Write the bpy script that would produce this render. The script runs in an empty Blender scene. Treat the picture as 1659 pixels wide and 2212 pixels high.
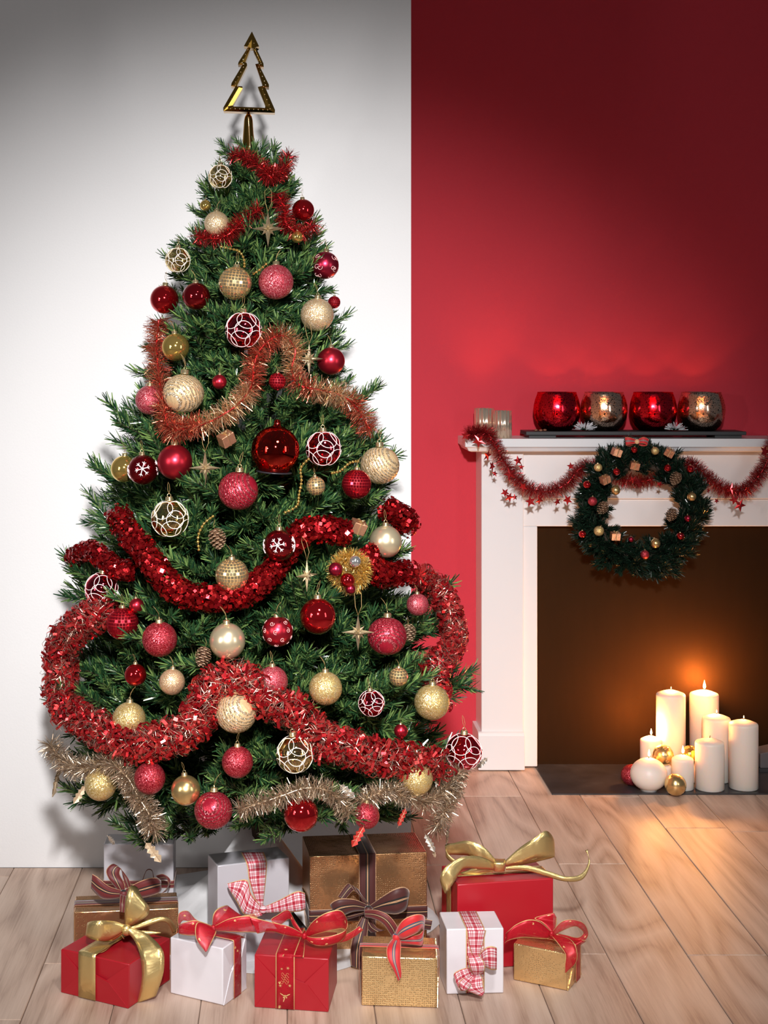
import bpy, bmesh, math, random
from mathutils import Vector, Matrix, Euler
random.seed(7)
R = random.random
def U(a, b): return a + (b - a) * random.random()
PI = math.pi
scene = bpy.context.scene
COL = scene.collection

# ------------------------------------------------------------------ camera, world, light, exposure
F, PX, PY, H = 3200.0, 620.0, 775.0, 1.36      # focal length in pixels, principal point, eye height
cam = bpy.data.cameras.new('camera'); camo = bpy.data.objects.new('camera', cam); COL.objects.link(camo)
cam.sensor_fit = 'VERTICAL'; cam.sensor_height = 36.0; cam.lens = F / 2212 * 36.0
cam.shift_x = (829.5 - PX) / 2212; cam.shift_y = -(1106 - PY) / 2212
camo.location = (0, 0, H); camo.rotation_euler = (PI / 2, 0, 0); cam.clip_start = 0.05
scene.camera = camo
w = bpy.data.worlds.new('room'); scene.world = w; w.use_nodes = True
w.node_tree.nodes['Background'].inputs[0].default_value = (0.90, 0.92, 1.0, 1)
w.node_tree.nodes['Background'].inputs[1].default_value = 0.06
vs = scene.view_settings
vs.view_transform = 'Standard'; vs.look = 'None'; vs.gamma = 1; vs.use_curve_mapping = False
vs.exposure = 0.0
def look_at(o, t): o.rotation_euler = (Vector(t) - o.location).to_track_quat('-Z', 'Y').to_euler()
def spot(name, loc, target, power, cone, radius, color=(1, 1, 1), blend=1.0):
    l = bpy.data.lights.new(name, 'SPOT'); l.energy = power; l.spot_size = math.radians(cone); l.spot_blend = blend
    l.shadow_soft_size = radius; l.color = color
    o = bpy.data.objects.new(name, l); COL.objects.link(o); o.location = loc; look_at(o, target); return o
def area(name, loc, target, power, sx, sy, color=(1, 1, 1)):
    l = bpy.data.lights.new(name, 'AREA'); l.energy = power; l.shape = 'RECTANGLE'; l.size = sx; l.size_y = sy; l.color = color
    o = bpy.data.objects.new(name, l); COL.objects.link(o); o.location = loc; look_at(o, target); return o
spot('key_spot_lamp', (0.06, -0.35, 2.35), (0.0, 3.96, 0.78), 1000, 42, 0.09, (1.0, 0.985, 0.98))
spot('left_spot_lamp', (-2.1, 0.6, 1.75), (-0.15, 3.5, 1.0), 60, 36, 0.10, (1.0, 0.97, 0.94))
spot('floor_spot_lamp', (0.45, 1.35, 2.9), (0.70, 3.0, 0.0), 170, 66, 0.22, (1.0, 0.975, 0.95))
area('left_softbox', (-2.3, 0.9, 1.5), (-0.1, 3.5, 1.0), 12, 0.5, 1.3, (1.0, 0.98, 0.96))
area('right_softbox', (2.3, 1.3, 1.5), (0.3, 3.6, 0.9), 9, 0.4, 1.2, (1.0, 0.98, 0.96))

def P(px, py, Y): return Vector(((px - PX) / F * Y, Y, H - (py - PY) / F * Y))
def proj(v): return (PX + v.x / v.y * F, PY + (H - v.z) / v.y * F)
def FL(px, py): return P(px, py, H * F / (py - PY))          # a point on the floor

# ------------------------------------------------------------------ mesh builder and object helpers
class MB:
    def __init__(s): s.v = []; s.f = []; s.uv = None
    def add(s, verts, faces):
        n = len(s.v); s.v.extend(Vector(p) for p in verts); s.f.extend([tuple(i + n for i in f) for f in faces])
    def box(s, a, b):
        (x0, y0, z0), (x1, y1, z1) = a, b
        s.add([(x0,y0,z0),(x1,y0,z0),(x1,y1,z0),(x0,y1,z0),(x0,y0,z1),(x1,y0,z1),(x1,y1,z1),(x0,y1,z1)],
              [(0,3,2,1),(4,5,6,7),(0,1,5,4),(1,2,6,5),(2,3,7,6),(3,0,4,7)])
    def lathe(s, prof, seg=24, c=(0,0,0), rib=None):
        n = len(s.v); c = Vector(c)
        for r, z in prof:
            for k in range(seg):
                a = 2 * PI * k / seg; rr = r * (rib(a, z) if rib else 1)
                s.v.append(c + Vector((rr * math.cos(a), rr * math.sin(a), z)))
        for i in range(len(prof) - 1):
            for k in range(seg):
                k2 = (k + 1) % seg
                s.f.append((n+i*seg+k, n+i*seg+k2, n+(i+1)*seg+k2, n+(i+1)*seg+k))
        if prof[0][0] > 1e-6: s.f.append(tuple(n + k for k in reversed(range(seg))))
        if prof[-1][0] > 1e-6: s.f.append(tuple(n + (len(prof)-1)*seg + k for k in range(seg)))
    def sphere(s, c=(0,0,0), r=1, seg=32, rings=20, sz=1.0, fn=None):
        n = len(s.v); c = Vector(c); s.v.append(c + Vector((0,0,r*sz*(fn(Vector((0,0,1))) if fn else 1))))
        for i in range(1, rings):
            t = PI * i / rings
            for k in range(seg):
                a = 2 * PI * k / seg; d = Vector((math.sin(t)*math.cos(a), math.sin(t)*math.sin(a), math.cos(t)))
                q = r * (fn(d) if fn else 1); s.v.append(c + Vector((d.x*q, d.y*q, d.z*q*sz)))
        s.v.append(c + Vector((0,0,-r*sz*(fn(Vector((0,0,-1))) if fn else 1))))
        last = len(s.v) - 1
        for k in range(seg): s.f.append((n, n+1+k, n+1+(k+1) % seg))
        for i in range(rings-2):
            for k in range(seg):
                a, b = n+1+i*seg+k, n+1+i*seg+(k+1) % seg
                s.f.append((a, a+seg, b+seg, b))
        for k in range(seg): s.f.append((last, n+1+(rings-2)*seg+(k+1) % seg, n+1+(rings-2)*seg+k))
    def tube(s, pts, r, seg=6, closed=False, taper=None):
        pts = [Vector(p) for p in pts]; m = len(pts); n = len(s.v); up = None
        for i, p in enumerate(pts):
            t = (pts[(i+1) % m] - pts[i-1]) if closed else (pts[min(i+1, m-1)] - pts[max(i-1, 0)])
            if t.length < 1e-9: t = Vector((0,0,1))
            t.normalize()
            if up is None: up = Vector((0,0,1)) if abs(t.z) < .9 else Vector((1,0,0))
            sd = t.cross(up)
            if sd.length < 1e-6: sd = t.orthogonal()
            sd.normalize(); up = sd.cross(t).normalized(); rr = r * (taper[i] if taper else 1)
            for k in range(seg):
                a = 2*PI*k/seg; s.v.append(p + sd*math.cos(a)*rr + up*math.sin(a)*rr)
        for i in range(m if closed else m-1):
            j = (i+1) % m
            for k in range(seg):
                k2 = (k+1) % seg; s.f.append((n+i*seg+k, n+j*seg+k, n+j*seg+k2, n+i*seg+k2))
        if not closed:
            s.f.append(tuple(n+k for k in range(seg))); s.f.append(tuple(n+(m-1)*seg+k for k in reversed(range(seg))))
    def prism(s, poly, off):          # poly: 3-D points of a flat outline; off: extrusion vector
        n = len(s.v); m = len(poly); off = Vector(off)
        s.v.extend(Vector(p) for p in poly); s.v.extend(Vector(p) + off for p in poly)
        s.f.append(tuple(n+i for i in range(m))); s.f.append(tuple(n+m+i for i in reversed(range(m))))
        for i in range(m): j = (i+1) % m; s.f.append((n+j, n+i, n+m+i, n+m+j))
    def mesh(s, name, material, smooth=True):
        me = bpy.data.meshes.new(name); me.from_pydata([tuple(p) for p in s.v], [], s.f)
        if s.uv:
            ul = me.uv_layers.new(name='UVMap')
            for l in me.loops: ul.data[l.index].uv = s.uv[l.vertex_index]
        me.materials.append(material)
        if smooth: me.polygons.foreach_set('use_smooth', [True] * len(me.polygons))
        me.update(); return me
WM = {}
def wmat(o): return WM.get(o.name, Matrix.Identity(4)) if o else Matrix.Identity(4)
def link(name, me, parent=None, local=Matrix.Identity(4)):
    o = bpy.data.objects.new(name, me); COL.objects.link(o)
    if parent: o.parent = parent
    o.matrix_basis = local; WM[o.name] = wmat(parent) @ local
    return o
def put(name, mb, material, parent=None, smooth=True, bevel=0, seg=2, world=True, kind=None):
    """one mesh object; vertices given in world coordinates are brought into the parent's frame"""
    if parent and world:
        inv = wmat(parent).inverted(); mb.v = [inv @ p for p in mb.v]
    o = link(name, mb.mesh(name, material, smooth), parent)
    if bevel:
        b = o.modifiers.new('bevel', 'BEVEL'); b.width = bevel; b.segments = seg; b.limit_method = 'ANGLE'; b.harden_normals = False
    if kind: o['kind'] = kind
    return o
def tag(o, label, cat, group=None):
    o['label'] = label; o['category'] = cat
    if group: o['group'] = group
    return o
def thing(name, label, cat, loc=(0,0,0), rz=0.0, group=None, rot=None, scale=1.0):
    o = bpy.data.objects.new(name, None); COL.objects.link(o); o.empty_display_size = .05
    m = Matrix.Translation(Vector(loc)) @ (rot.to_matrix().to_4x4() if rot else Matrix.Rotation(rz, 4, 'Z')) @ Matrix.Scale(scale, 4)
    o.matrix_basis = m; WM[o.name] = m
    return tag(o, label, cat, group)
def struct(o): o['kind'] = 'structure'; return o
def shade_flat_edges(o, ang=35):
    try: o.data.set_sharp_from_angle(angle=math.radians(ang))
    except Exception: pass
    return o

# ------------------------------------------------------------------ materials
class NT:
    def __init__(s, name):
        s.m = bpy.data.materials.new(name); s.m.use_nodes = True; s.t = s.m.node_tree; s.n = s.t.nodes
        s.b = s.n['Principled BSDF']; s.out = s.n['Material Output']
    def node(s, ty, ins=None, **kw):
        n = s.n.new(ty)
        for k, v in kw.items(): setattr(n, k, v)
        for k, v in (ins or {}).items():
            if isinstance(v, bpy.types.NodeSocket): s.t.links.new(v, n.inputs[k])
            else: n.inputs[k].default_value = v
        return n
    def set(s, k, v):
        if isinstance(v, bpy.types.NodeSocket): s.t.links.new(v, s.b.inputs[k])
        elif isinstance(v, tuple) and len(v) == 3: s.b.inputs[k].default_value = (*v, 1)
        else: s.b.inputs[k].default_value = v
        return s
    def coord(s, which='Object', scale=None, rot=None, vec=None):
        o = vec or s.node('ShaderNodeTexCoord').outputs[which]
        if scale or rot:
            mp = s.node('ShaderNodeMapping', {'Vector': o}); mp.inputs['Scale'].default_value = scale or (1,1,1)
            if rot: mp.inputs['Rotation'].default_value = rot
            o = mp.outputs[0]
        return o
    def math(s, op, a, b=None, clamp=False):
        n = s.node('ShaderNodeMath', operation=op); n.use_clamp = clamp
        for i, v in enumerate((a, b)):
            if v is None: continue
            if isinstance(v, bpy.types.NodeSocket): s.t.links.new(v, n.inputs[i])
            else: n.inputs[i].default_value = v
        return n.outputs[0]
    def mix(s, fac, a, b):
        n = s.node('ShaderNodeMix', data_type='RGBA')
        for i, v in ((0, fac), (6, a), (7, b)):
            if isinstance(v, bpy.types.NodeSocket): s.t.links.new(v, n.inputs[i])
            else: n.inputs[i].default_value = (*v, 1) if isinstance(v, tuple) and len(v) == 3 else v
        return n.outputs[2]
    def ramp(s, fac, stops):
        n = s.node('ShaderNodeValToRGB', {0: fac}); cr = n.color_ramp
        while len(cr.elements) < len(stops): cr.elements.new(.5)
        for e, (p, c) in zip(cr.elements, stops): e.position = p; e.color = (*c, 1) if isinstance(c, tuple) else (c, c, c, 1)
        return n.outputs[0]
    def bump(s, h, strength=.3, dist=.001, normal=None):
        n = s.node('ShaderNodeBump', {'Height': h, 'Strength': strength, 'Distance': dist})
        if normal: s.t.links.new(normal, n.inputs['Normal'])
        s.set('Normal', n.outputs[0]); return n.outputs[0]
    def noise(s, vec, scale, detail=3, rough=.5, dist=0.0):
        return s.node('ShaderNodeTexNoise', {'Vector': vec, 'Scale': scale, 'Detail': detail, 'Roughness': rough, 'Distortion': dist}).outputs[0]

def plain(name, c, rough=.5, metal=0.0, spec=.5, coat=0.0):
    t = NT(name); t.set('Base Color', c).set('Roughness', rough).set('Metallic', metal).set('Specular IOR Level', spec)
    if coat: t.set('Coat Weight', coat).set('Coat Roughness', .05)
    return t.m
def wall_mat(name, c, amt=.35):
    t = NT(name); v = t.coord('Object'); n = t.noise(v, 2.2, 4)
    t.set('Base Color', t.mix(n, tuple(x*.96 for x in c), tuple(min(1, x*1.03) for x in c))).set('Roughness', .75).set('Specular IOR Level', .25)
    t.bump(t.noise(v, 190, 3, .6), amt, .0016); return t.m
M = {}
M['white_wall'] = wall_mat('white_plaster', (.80, .785, .785))
M['red_wall'] = wall_mat('red_plaster', (.60, .040, .062), .3)
def wood():
    t = NT('oak_plank'); oi = t.node('ShaderNodeObjectInfo'); v0 = t.coord('Object')
    off = t.node('ShaderNodeCombineXYZ', {'X': t.math('MULTIPLY', oi.outputs['Random'], 37.0), 'Y': t.math('MULTIPLY', oi.outputs['Random'], 91.0)})
    v = t.node('ShaderNodeVectorMath', {0: v0, 1: off.outputs[0]}, operation='ADD').outputs[0]
    wv = t.coord(vec=v, scale=(3.6, .55, 1)); warp = t.noise(wv, 1.0, 2, .5, .4)
    rings = t.math('FRACT', t.math('MULTIPLY', warp, 11.0))
    rings = t.math('ABSOLUTE', t.math('SUBTRACT', rings, .5)); rings = t.math('MULTIPLY', rings, 2.0)
    fine = t.noise(t.coord(vec=v, scale=(260, 9, 1)), 1.0, 3, .65)
    fine2 = t.noise(t.coord(vec=v, scale=(70, 2.5, 1)), 1.0, 4, .6, .6)
    g = t.math('ADD', t.math('MULTIPLY', rings, .30), t.math('ADD', t.math('MULTIPLY', fine, .38), t.math('MULTIPLY', fine2, .42)))
    c = t.ramp(g, [(.30, (.36, .24, .18)), (.50, (.54, .39, .305)), (.72, (.65, .495, .40))])
    tone = t.mix(oi.outputs['Random'], (.90, .885, .88), (1.06, 1.03, 1.0))
    mul = t.node('ShaderNodeMix', data_type='RGBA', blend_type='MULTIPLY'); mul.inputs[0].default_value = 1
    t.t.links.new(c, mul.inputs[6]); t.t.links.new(tone, mul.inputs[7])
    t.set('Base Color', mul.outputs[2]).set('Roughness', t.math('ADD', t.math('MULTIPLY', fine, .12), .40)).set('Specular IOR Level', .35)
    t.bump(g, .25, .0008); return t.m
M['wood'] = wood()
M['groove'] = plain('dark_groove', (.10, .07, .05), .8)
M['paint'] = plain('white_painted_wood', (.78, .775, .79), .33)
def panel():
    t = NT('black_fire_panel'); n = t.noise(t.coord('Object', (1, 1, .2)), 40, 3)
    t.set('Base Color', t.mix(n, (.017, .0082, .0040), (.022, .0105, .005))).set('Roughness', .62).set('Specular IOR Level', .16).set('Specular Tint', (1.0, .46, .18)); return t.m  # brown base and orange tint put candle-glow warmth into the black panel's colour
M['panel'] = panel()
def slate():
    t = NT('dark_slate'); v = t.coord('Object'); n = t.noise(v, 9, 6, .65)
    t.set('Base Color', t.ramp(n, [(.3, (.028, .026, .028)), (.6, (.05, .047, .05)), (.75, (.10, .095, .10))])).set('Roughness', .32); t.bump(n, .2, .001); return t.m
M['slate'] = slate()
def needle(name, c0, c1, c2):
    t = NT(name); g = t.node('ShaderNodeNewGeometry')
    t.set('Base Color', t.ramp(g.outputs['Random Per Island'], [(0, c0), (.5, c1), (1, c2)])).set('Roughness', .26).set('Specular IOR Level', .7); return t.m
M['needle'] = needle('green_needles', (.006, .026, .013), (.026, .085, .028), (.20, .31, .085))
M['needle_low_light'] = needle('low_light_green_needles', (.004, .010, .007), (.007, .020, .011), (.016, .040, .022))  # needle green darkened: the wreath's low light is put into the colour
M['bark'] = plain('brown_stem', (.05, .03, .018), .8)
def glitter(name, c, lite, scale=60, dark=.55, tilt=.9, rough=.28, metal=.6):
    """flakes: every cell of a fine pattern leans its own way and glints by itself"""
    t = NT(name); v = t.coord('Object')
    vo = t.node('ShaderNodeTexVoronoi', {'Vector': v, 'Scale': scale})
    sep = t.node('ShaderNodeSeparateColor', {0: vo.outputs['Color']})
    col = t.mix(t.math('POWER', sep.outputs[0], 4.5), tuple(x*dark for x in c), lite)
    t.set('Base Color', col).set('Roughness', rough).set('Metallic', metal)
    geo = t.node('ShaderNodeNewGeometry')
    r = t.node('ShaderNodeVectorMath', {0: vo.outputs['Color'], 1: (.5, .5, .5)}, operation='SUBTRACT')
    r2 = t.node('ShaderNodeVectorMath', {0: r.outputs[0]}, operation='SCALE'); r2.inputs['Scale'].default_value = tilt
    a = t.node('ShaderNodeVectorMath', {0: geo.outputs['Normal'], 1: r2.outputs[0]}, operation='ADD')
    nn = t.node('ShaderNodeVectorMath', {0: a.outputs[0]}, operation='NORMALIZE'); t.set('Normal', nn.outputs[0]); return t.m
GOLD, REDC, CHAMP = (.80, .56, .22), (.50, .012, .022), (.80, .66, .44)
M['glit_gold'] = glitter('gold_glitter', (.82, .54, .17), (1, .90, .62), 30, .8, .7)
M['glit_champ'] = glitter('champagne_glitter', (.92, .62, .32), (1, .92, .76), 30, .8, .7)
M['glit_copper'] = glitter('copper_glitter', (.90, .54, .28), (1, .84, .62), 34, .8, .7)
M['glit_red'] = glitter('red_glitter', (.40, .008, .022), (1, .20, .23), 30, .8, .7, .3, .6)
M['glit_pink'] = glitter('rose_red_glitter', (.56, .028, .055), (1, .40, .42), 30, .7, .7, .32, .5)
M['glit_white'] = plain('white_glitter_line', (.92, .86, .82), .45)
M['glit_star'] = glitter('gold_star_glitter', (.72, .52, .26), (1, .92, .70), 900, .55, .8, .35, .8)
def metalball(name, c, rough, coat=0.0, metal=.9):
    return plain(name, c, rough, metal, .5, coat)
M['shiny_red'] = metalball('shiny_red_lacquer', (.56, .008, .014), .07, .6)
M['dark_red'] = metalball('dark_red_chrome', (.30, .004, .010), .05, .6)
M['shiny_gold'] = metalball('shiny_gold', (.86, .58, .16), .07)
M['satin_red'] = metalball('satin_red', (.56, .025, .045), .32)
M['satin_wine'] = metalball('satin_wine', (.40, .02, .05), .30)
M['satin_champ'] = metalball('satin_champagne', (.92, .76, .50), .28, 0, .78)
M['satin_gold'] = metalball('satin_gold', (.86, .60, .26), .25)
M['cap'] = metalball('gold_cap', (.85, .68, .38), .22)
M['silver'] = metalball('silver', (.82, .80, .78), .12)
M['thread'] = plain('gold_thread', (.40, .26, .10), .5, .3)
M['redthread'] = plain('red_thread', (.35, .02, .02), .6)
M['print'] = plain('pale_pink_print', (.88, .62, .58), .5)
M['printw'] = plain('white_flocked_print', (.92, .82, .82), .5)
def clearball(name, tint, gl, fac):
    t = NT(name); tr = t.node('ShaderNodeBsdfTransparent', {0: (*tint, 1)}); g = t.node('ShaderNodeBsdfGlossy', {'Color': (*gl, 1), 'Roughness': .04})
    lw = t.node('ShaderNodeLayerWeight', {'Blend': .45}); f = t.math('ADD', t.math('MULTIPLY', lw.outputs['Facing'], .55), fac, True)
    mx = t.node('ShaderNodeMixShader', {0: f, 1: tr.outputs[0], 2: g.outputs[0]}); t.t.links.new(mx.outputs[0], t.out.inputs[0]); return t.m
M['clear_gold'] = clearball('clear_gold_glass', (.96, .86, .60), (.95, .78, .42), .42)
M['clear_red'] = clearball('clear_red_glass', (.78, .10, .14), (.80, .10, .15), .42)
M['glass_red'] = clearball('deep_red_glass', (.70, .03, .02), (.90, .07, .05), .40)
def stripes(name, c, lite, smooth):
    t = NT(name); v = t.coord('Object', rot=(.5, .45, .3))
    wv = t.node('ShaderNodeTexWave', {'Vector': v, 'Scale': 2.3, 'Distortion': 2.6, 'Detail': 2.0}, wave_type='BANDS')
    vo = t.node('ShaderNodeTexVoronoi', {'Vector': v, 'Scale': 30}); sep = t.node('ShaderNodeSeparateColor', {0: vo.outputs['Color']})
    fl = t.mix(t.math('POWER', sep.outputs[0], 3.5), tuple(x*.45 for x in c), lite)
    f = t.ramp(wv.outputs['Fac'], [(.38, 0.0), (.55, 1.0)])
    t.set('Base Color', t.mix(f, smooth, fl)).set('Roughness', .3).set('Metallic', .5)
    geo = t.node('ShaderNodeNewGeometry')
    r = t.node('ShaderNodeVectorMath', {0: vo.outputs['Color'], 1: (.5, .5, .5)}, operation='SUBTRACT')
    r2 = t.node('ShaderNodeVectorMath', {0: r.outputs[0]}, operation='SCALE'); t.t.links.new(t.math('ADD', t.math('MULTIPLY', f, .8), .15), r2.inputs['Scale'])
    a = t.node('ShaderNodeVectorMath', {0: geo.outputs['Normal'], 1: r2.outputs[0]}, operation='ADD')
    nn = t.node('ShaderNodeVectorMath', {0: a.outputs[0]}, operation='NORMALIZE'); t.set('Normal', nn.outputs[0]); return t.m
M['stripe_champ'] = stripes('champagne_swirl_glitter', (.86, .55, .26), (1, .93, .76), (.90, .63, .34))
M['stripe_red'] = stripes('red_swirl_glitter', (.36, .008, .02), (1, .24, .27), (.42, .014, .035))
M['tile_gold'] = metalball('gold_mirror_tile', (.92, .72, .42), .10)
M['tile_red'] = metalball('red_mirror_tile', (.62, .02, .04), .10)
M['core_gold'] = plain('gold_mirror_core', (.62, .42, .20), .5, .3)
M['core_red'] = plain('red_mirror_core', (.42, .02, .03), .5, .2)
def tinsel(name, a, b, c, rough=.26, metal=.85):
    t = NT(name); g = t.node('ShaderNodeNewGeometry')
    t.set('Base Color', t.ramp(g.outputs['Random Per Island'], [(0, a), (.5, b), (1, c)])).set('Roughness', rough).set('Metallic', metal); return t.m
M['tin_red'] = tinsel('red_tinsel', (.30, .008, .012), (.50, .02, .028), (.75, .10, .08))
M['tin_copper'] = tinsel('copper_red_tinsel', (.42, .035, .025), (.62, .14, .08), (.88, .50, .30))
M['tin_gold'] = tinsel('copper_gold_tinsel', (.52, .22, .12), (.74, .46, .25), (.92, .74, .50))
M['tin_champ'] = tinsel('champagne_tinsel', (.30, .21, .14), (.58, .44, .31), (.90, .78, .62), .28)
M['tin_flake'] = tinsel('dark_red_foil', (.26, .004, .008), (.42, .010, .014), (.62, .03, .03), .2)
M['tin_film'] = tinsel('red_film', (.36, .008, .014), (.60, .022, .028), (.80, .09, .08), .2, .75)
M['tin_wire'] = tinsel('rose_gold_wire', (.46, .16, .12), (.68, .36, .27), (.92, .72, .58), .25)
M['tin_mantel'] = tinsel('mantel_red_tinsel', (.26, .008, .012), (.46, .02, .03), (.66, .09, .08), .3)
M['bright_gold_tinsel'] = tinsel('bright_gold_tinsel', (.72, .46, .10), (.88, .62, .18), (.96, .80, .38))
def crinkle(name, c, rough=.3, metal=0.0, amt=.12, scale=9, lines=0):
    t = NT(name); v = t.coord('Object'); n = t.noise(v, scale, 2, .5)
    t.set('Base Color', c).set('Roughness', rough).set('Metallic', metal)
    if lines:
        wv = t.node('ShaderNodeTexWave', {'Vector': v, 'Scale': 120.0, 'Distortion': .3}, wave_type='BANDS', bands_direction='Z')
        n = t.math('ADD', n, t.math('MULTIPLY', wv.outputs['Fac'], lines))
    t.bump(n, amt, .01); return t.m
M['paper_red'] = crinkle('red_wrapping_paper', (.40, .009, .018), .36, 0, .22, 11, .006)
M['paper_white'] = crinkle('pearl_wrapping_paper', (.78, .75, .79), .30, .05, .24, 11, .006)
def embossed(name, c, dots=230.0):
    t = NT(name); v = t.coord('Object'); vo = t.node('ShaderNodeTexVoronoi', {'Vector': v, 'Scale': dots}); vo.inputs['Randomness'].default_value = .35
    n = t.noise(v, 14, 3, .55); h = t.ramp(vo.outputs['Distance'], [(.0, 0.0), (.42, 1.0)])
    t.set('Base Color', t.mix(h, tuple(x*.45 for x in c), c)).set('Metallic', .85).set('Roughness', .27)
    t.bump(t.math('ADD', t.math('MULTIPLY', h, .22), n), .5, .007); return t.m
M['paper_shaded_grey'] = crinkle('shaded_grey_wrapping_paper', (.56, .54, .575), .32, .1, .24, 11, .006)  # pearl paper greyed: part of the tree's shade is put into its colour
M['paper_gold'] = embossed('embossed_gold_paper', (.86, .60, .29))
M['paper_gold_shaded'] = embossed('shaded_embossed_gold_paper', (.66, .37, .18))  # gold paper made darker: shade under the tree is put into its colour
def ribbon_mat(name, kind):
    t = NT(name); uv = t.node('ShaderNodeTexCoord').outputs['UV']; s = t.node('ShaderNodeSeparateXYZ', {0: uv}); u, vv = s.outputs[0], s.outputs[1]
    edge = t.math('ABSOLUTE', t.math('SUBTRACT', u, .5))                 # 0 at the middle, .5 on the edges
    wire = t.math('GREATER_THAN', edge, .455)
    if kind == 'gold':
        t.set('Base Color', (.80, .60, .26)).set('Metallic', .85).set('Roughness', .27)
        ck = t.node('ShaderNodeTexChecker', {'Vector': uv, 'Scale': 60.0}); t.bump(t.math('ADD', t.math('MULTIPLY', ck.outputs['Fac'], .05), t.noise(uv, 3, 3)), .35, .003)
    elif kind == 'gingham':
        def band(c, period, offs, wd):
            f = t.math('FRACT', t.math('ADD', t.math('MULTIPLY', c, period), offs)); return t.math('LESS_THAN', f, wd)
        a = t.math('ADD', t.math('ADD', band(u, 2.0, .12, .34), band(u, 2.0, -.38, .09)), band(u, 2.0, -.58, .08))
        b = t.math('ADD', t.math('ADD', band(vv, 2.0, 0, .34), band(vv, 2.0, -.5, .09)), band(vv, 2.0, -.68, .08))
        f = t.math('MULTIPLY', t.math('ADD', a, b), .5, True); c = t.ramp(f, [(0, (.82, .76, .77)), (.5, (.66, .20, .24)), (1, (.42, .015, .035))])
        t.set('Base Color', t.mix(wire, c, (.70, .45, .20))).set('Roughness', .6)
    elif kind in ('brown', 'redstripe', 'wine'):
        c = {'brown': (.075, .014, .012), 'wine': (.15, .016, .016), 'redstripe': (.60, .018, .02)}[kind]; mid = (.012, .009, .009) if kind != 'redstripe' else (.06, .07, .12)
        st = t.math('LESS_THAN', edge, .11); gl = t.math('LESS_THAN', t.math('ABSOLUTE', t.math('SUBTRACT', edge, .02)), .012)
        cc = t.mix(gl, t.mix(st, c, mid), (.75, .42, .22))
        sp = t.math('GREATER_THAN', t.noise(uv, 70, 2), .48)
        t.set('Base Color', t.mix(t.math('MULTIPLY', wire, sp), cc, (.85, .50, .26))).set('Roughness', .55).set('Sheen Weight', .3)
    elif kind == 'organza':
        vo = t.node('ShaderNodeTexVoronoi', {'Vector': uv, 'Scale': 1.7}); wob = t.math('MULTIPLY', t.noise(uv, 9, 2), .30)
        pr = t.math('LESS_THAN', t.math('ADD', vo.outputs['Distance'], wob), .30); pr = t.math('MULTIPLY', pr, t.math('LESS_THAN', edge, .40))
        gold = t.math('MAXIMUM', wire, pr)
        t.set('Base Color', t.mix(gold, (.60, .010, .026), (.88, .56, .24))).set('Roughness', .38).set('Metallic', .25)
        t.set('Alpha', t.math('ADD', t.math('MULTIPLY', gold, .35), t.math('ADD', t.math('MULTIPLY', t.noise(uv, 3, 2), .5), .34), True))
    return t.m
for k in ('gold', 'gingham', 'brown', 'wine', 'redstripe', 'organza'): M['r_' + k] = ribbon_mat(k + '_ribbon', k)
M['goldprint'] = plain('gold_foil_print', (.90, .62, .28), .3, .6)
def wax(name, c):
    t = NT(name); t.set('Base Color', c).set('Roughness', .42).set('Subsurface Weight', .6).set('Subsurface Scale', .02)
    t.b.inputs['Subsurface Radius'].default_value = (1.0, .6, .35); return t.m
M['wax'] = wax('ivory_wax', (.86, .76, .68))
def emit(name, c, s):
    t = NT(name); e = t.node('ShaderNodeEmission', {'Color': (*c, 1), 'Strength': s}); t.t.links.new(e.outputs[0], t.out.inputs[0]); return t.m
M['flame'] = emit('candle_flame', (1.0, .66, .28), 14.0)
M['wick'] = plain('burnt_wick', (.03, .015, .01), .9)
def mercury(name, tint, gl):
    t = NT(name); v = t.coord('Object'); n = t.noise(v, 260, 2); z = t.node('ShaderNodeSeparateXYZ', {0: v}).outputs[2]
    spot_ = t.math('GREATER_THAN', n, .60); low = t.math('MULTIPLY', t.math('LESS_THAN', z, .045), t.math('GREATER_THAN', t.noise(v, 420, 2), t.math('ADD', t.math('MULTIPLY', z, 5.0), .36)))
    tr = t.node('ShaderNodeBsdfTransparent', {0: (*tint, 1)}); g = t.node('ShaderNodeBsdfGlossy', {'Color': (*gl, 1), 'Roughness': .17})
    dk = t.node('ShaderNodeBsdfGlossy', {'Color': (*(x*.12 for x in gl), 1), 'Roughness': .12})
    m1 = t.node('ShaderNodeMixShader', {0: .80, 1: tr.outputs[0], 2: g.outputs[0]})
    m2 = t.node('ShaderNodeMixShader', {0: t.math('MAXIMUM', spot_, low), 1: m1.outputs[0], 2: dk.outputs[0]}); t.t.links.new(m2.outputs[0], t.out.inputs[0]); return t.m
M['merc_red'] = mercury('red_mercury_glass', (.85, .08, .08), (.85, .03, .06))
M['merc_gold'] = mercury('champagne_mercury_glass', (.95, .80, .60), (.92, .78, .62))
M['cyl_gold'] = plain('ribbed_gold_glass', (.94, .77, .60), .20, .8)
M['tray'] = plain('dark_slate_tray', (.03, .03, .032), .5)
M['frost'] = plain('frosted_white_tip', (.55, .55, .58), .7)
M['cone_brown'] = plain('pine_cone_scale', (.17, .085, .045), .6)
M['cone_tip'] = plain('pine_cone_pale_tip', (.62, .45, .30), .5)
M['foil_copper'] = crinkle('copper_foil', (.86, .44, .26), .22, .85, .4, 90)
M['leaf_gold'] = crinkle('gold_leaf_foil', (.80, .62, .42), .35, .6, .2, 60)
M['leaf_red'] = crinkle('red_leaf_foil', (.62, .04, .03), .35, .5, .2, 60)
M['leaf_silver'] = crinkle('silver_leaf_foil', (.70, .66, .60), .25, .8, .3, 60)
M['topper'] = plain('polished_gold_plastic', (.52, .29, .055), .12, 1.0)
M['skirt'] = crinkle('white_tree_cloth', (.70, .69, .70), .85, 0, .2, 30)
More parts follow.
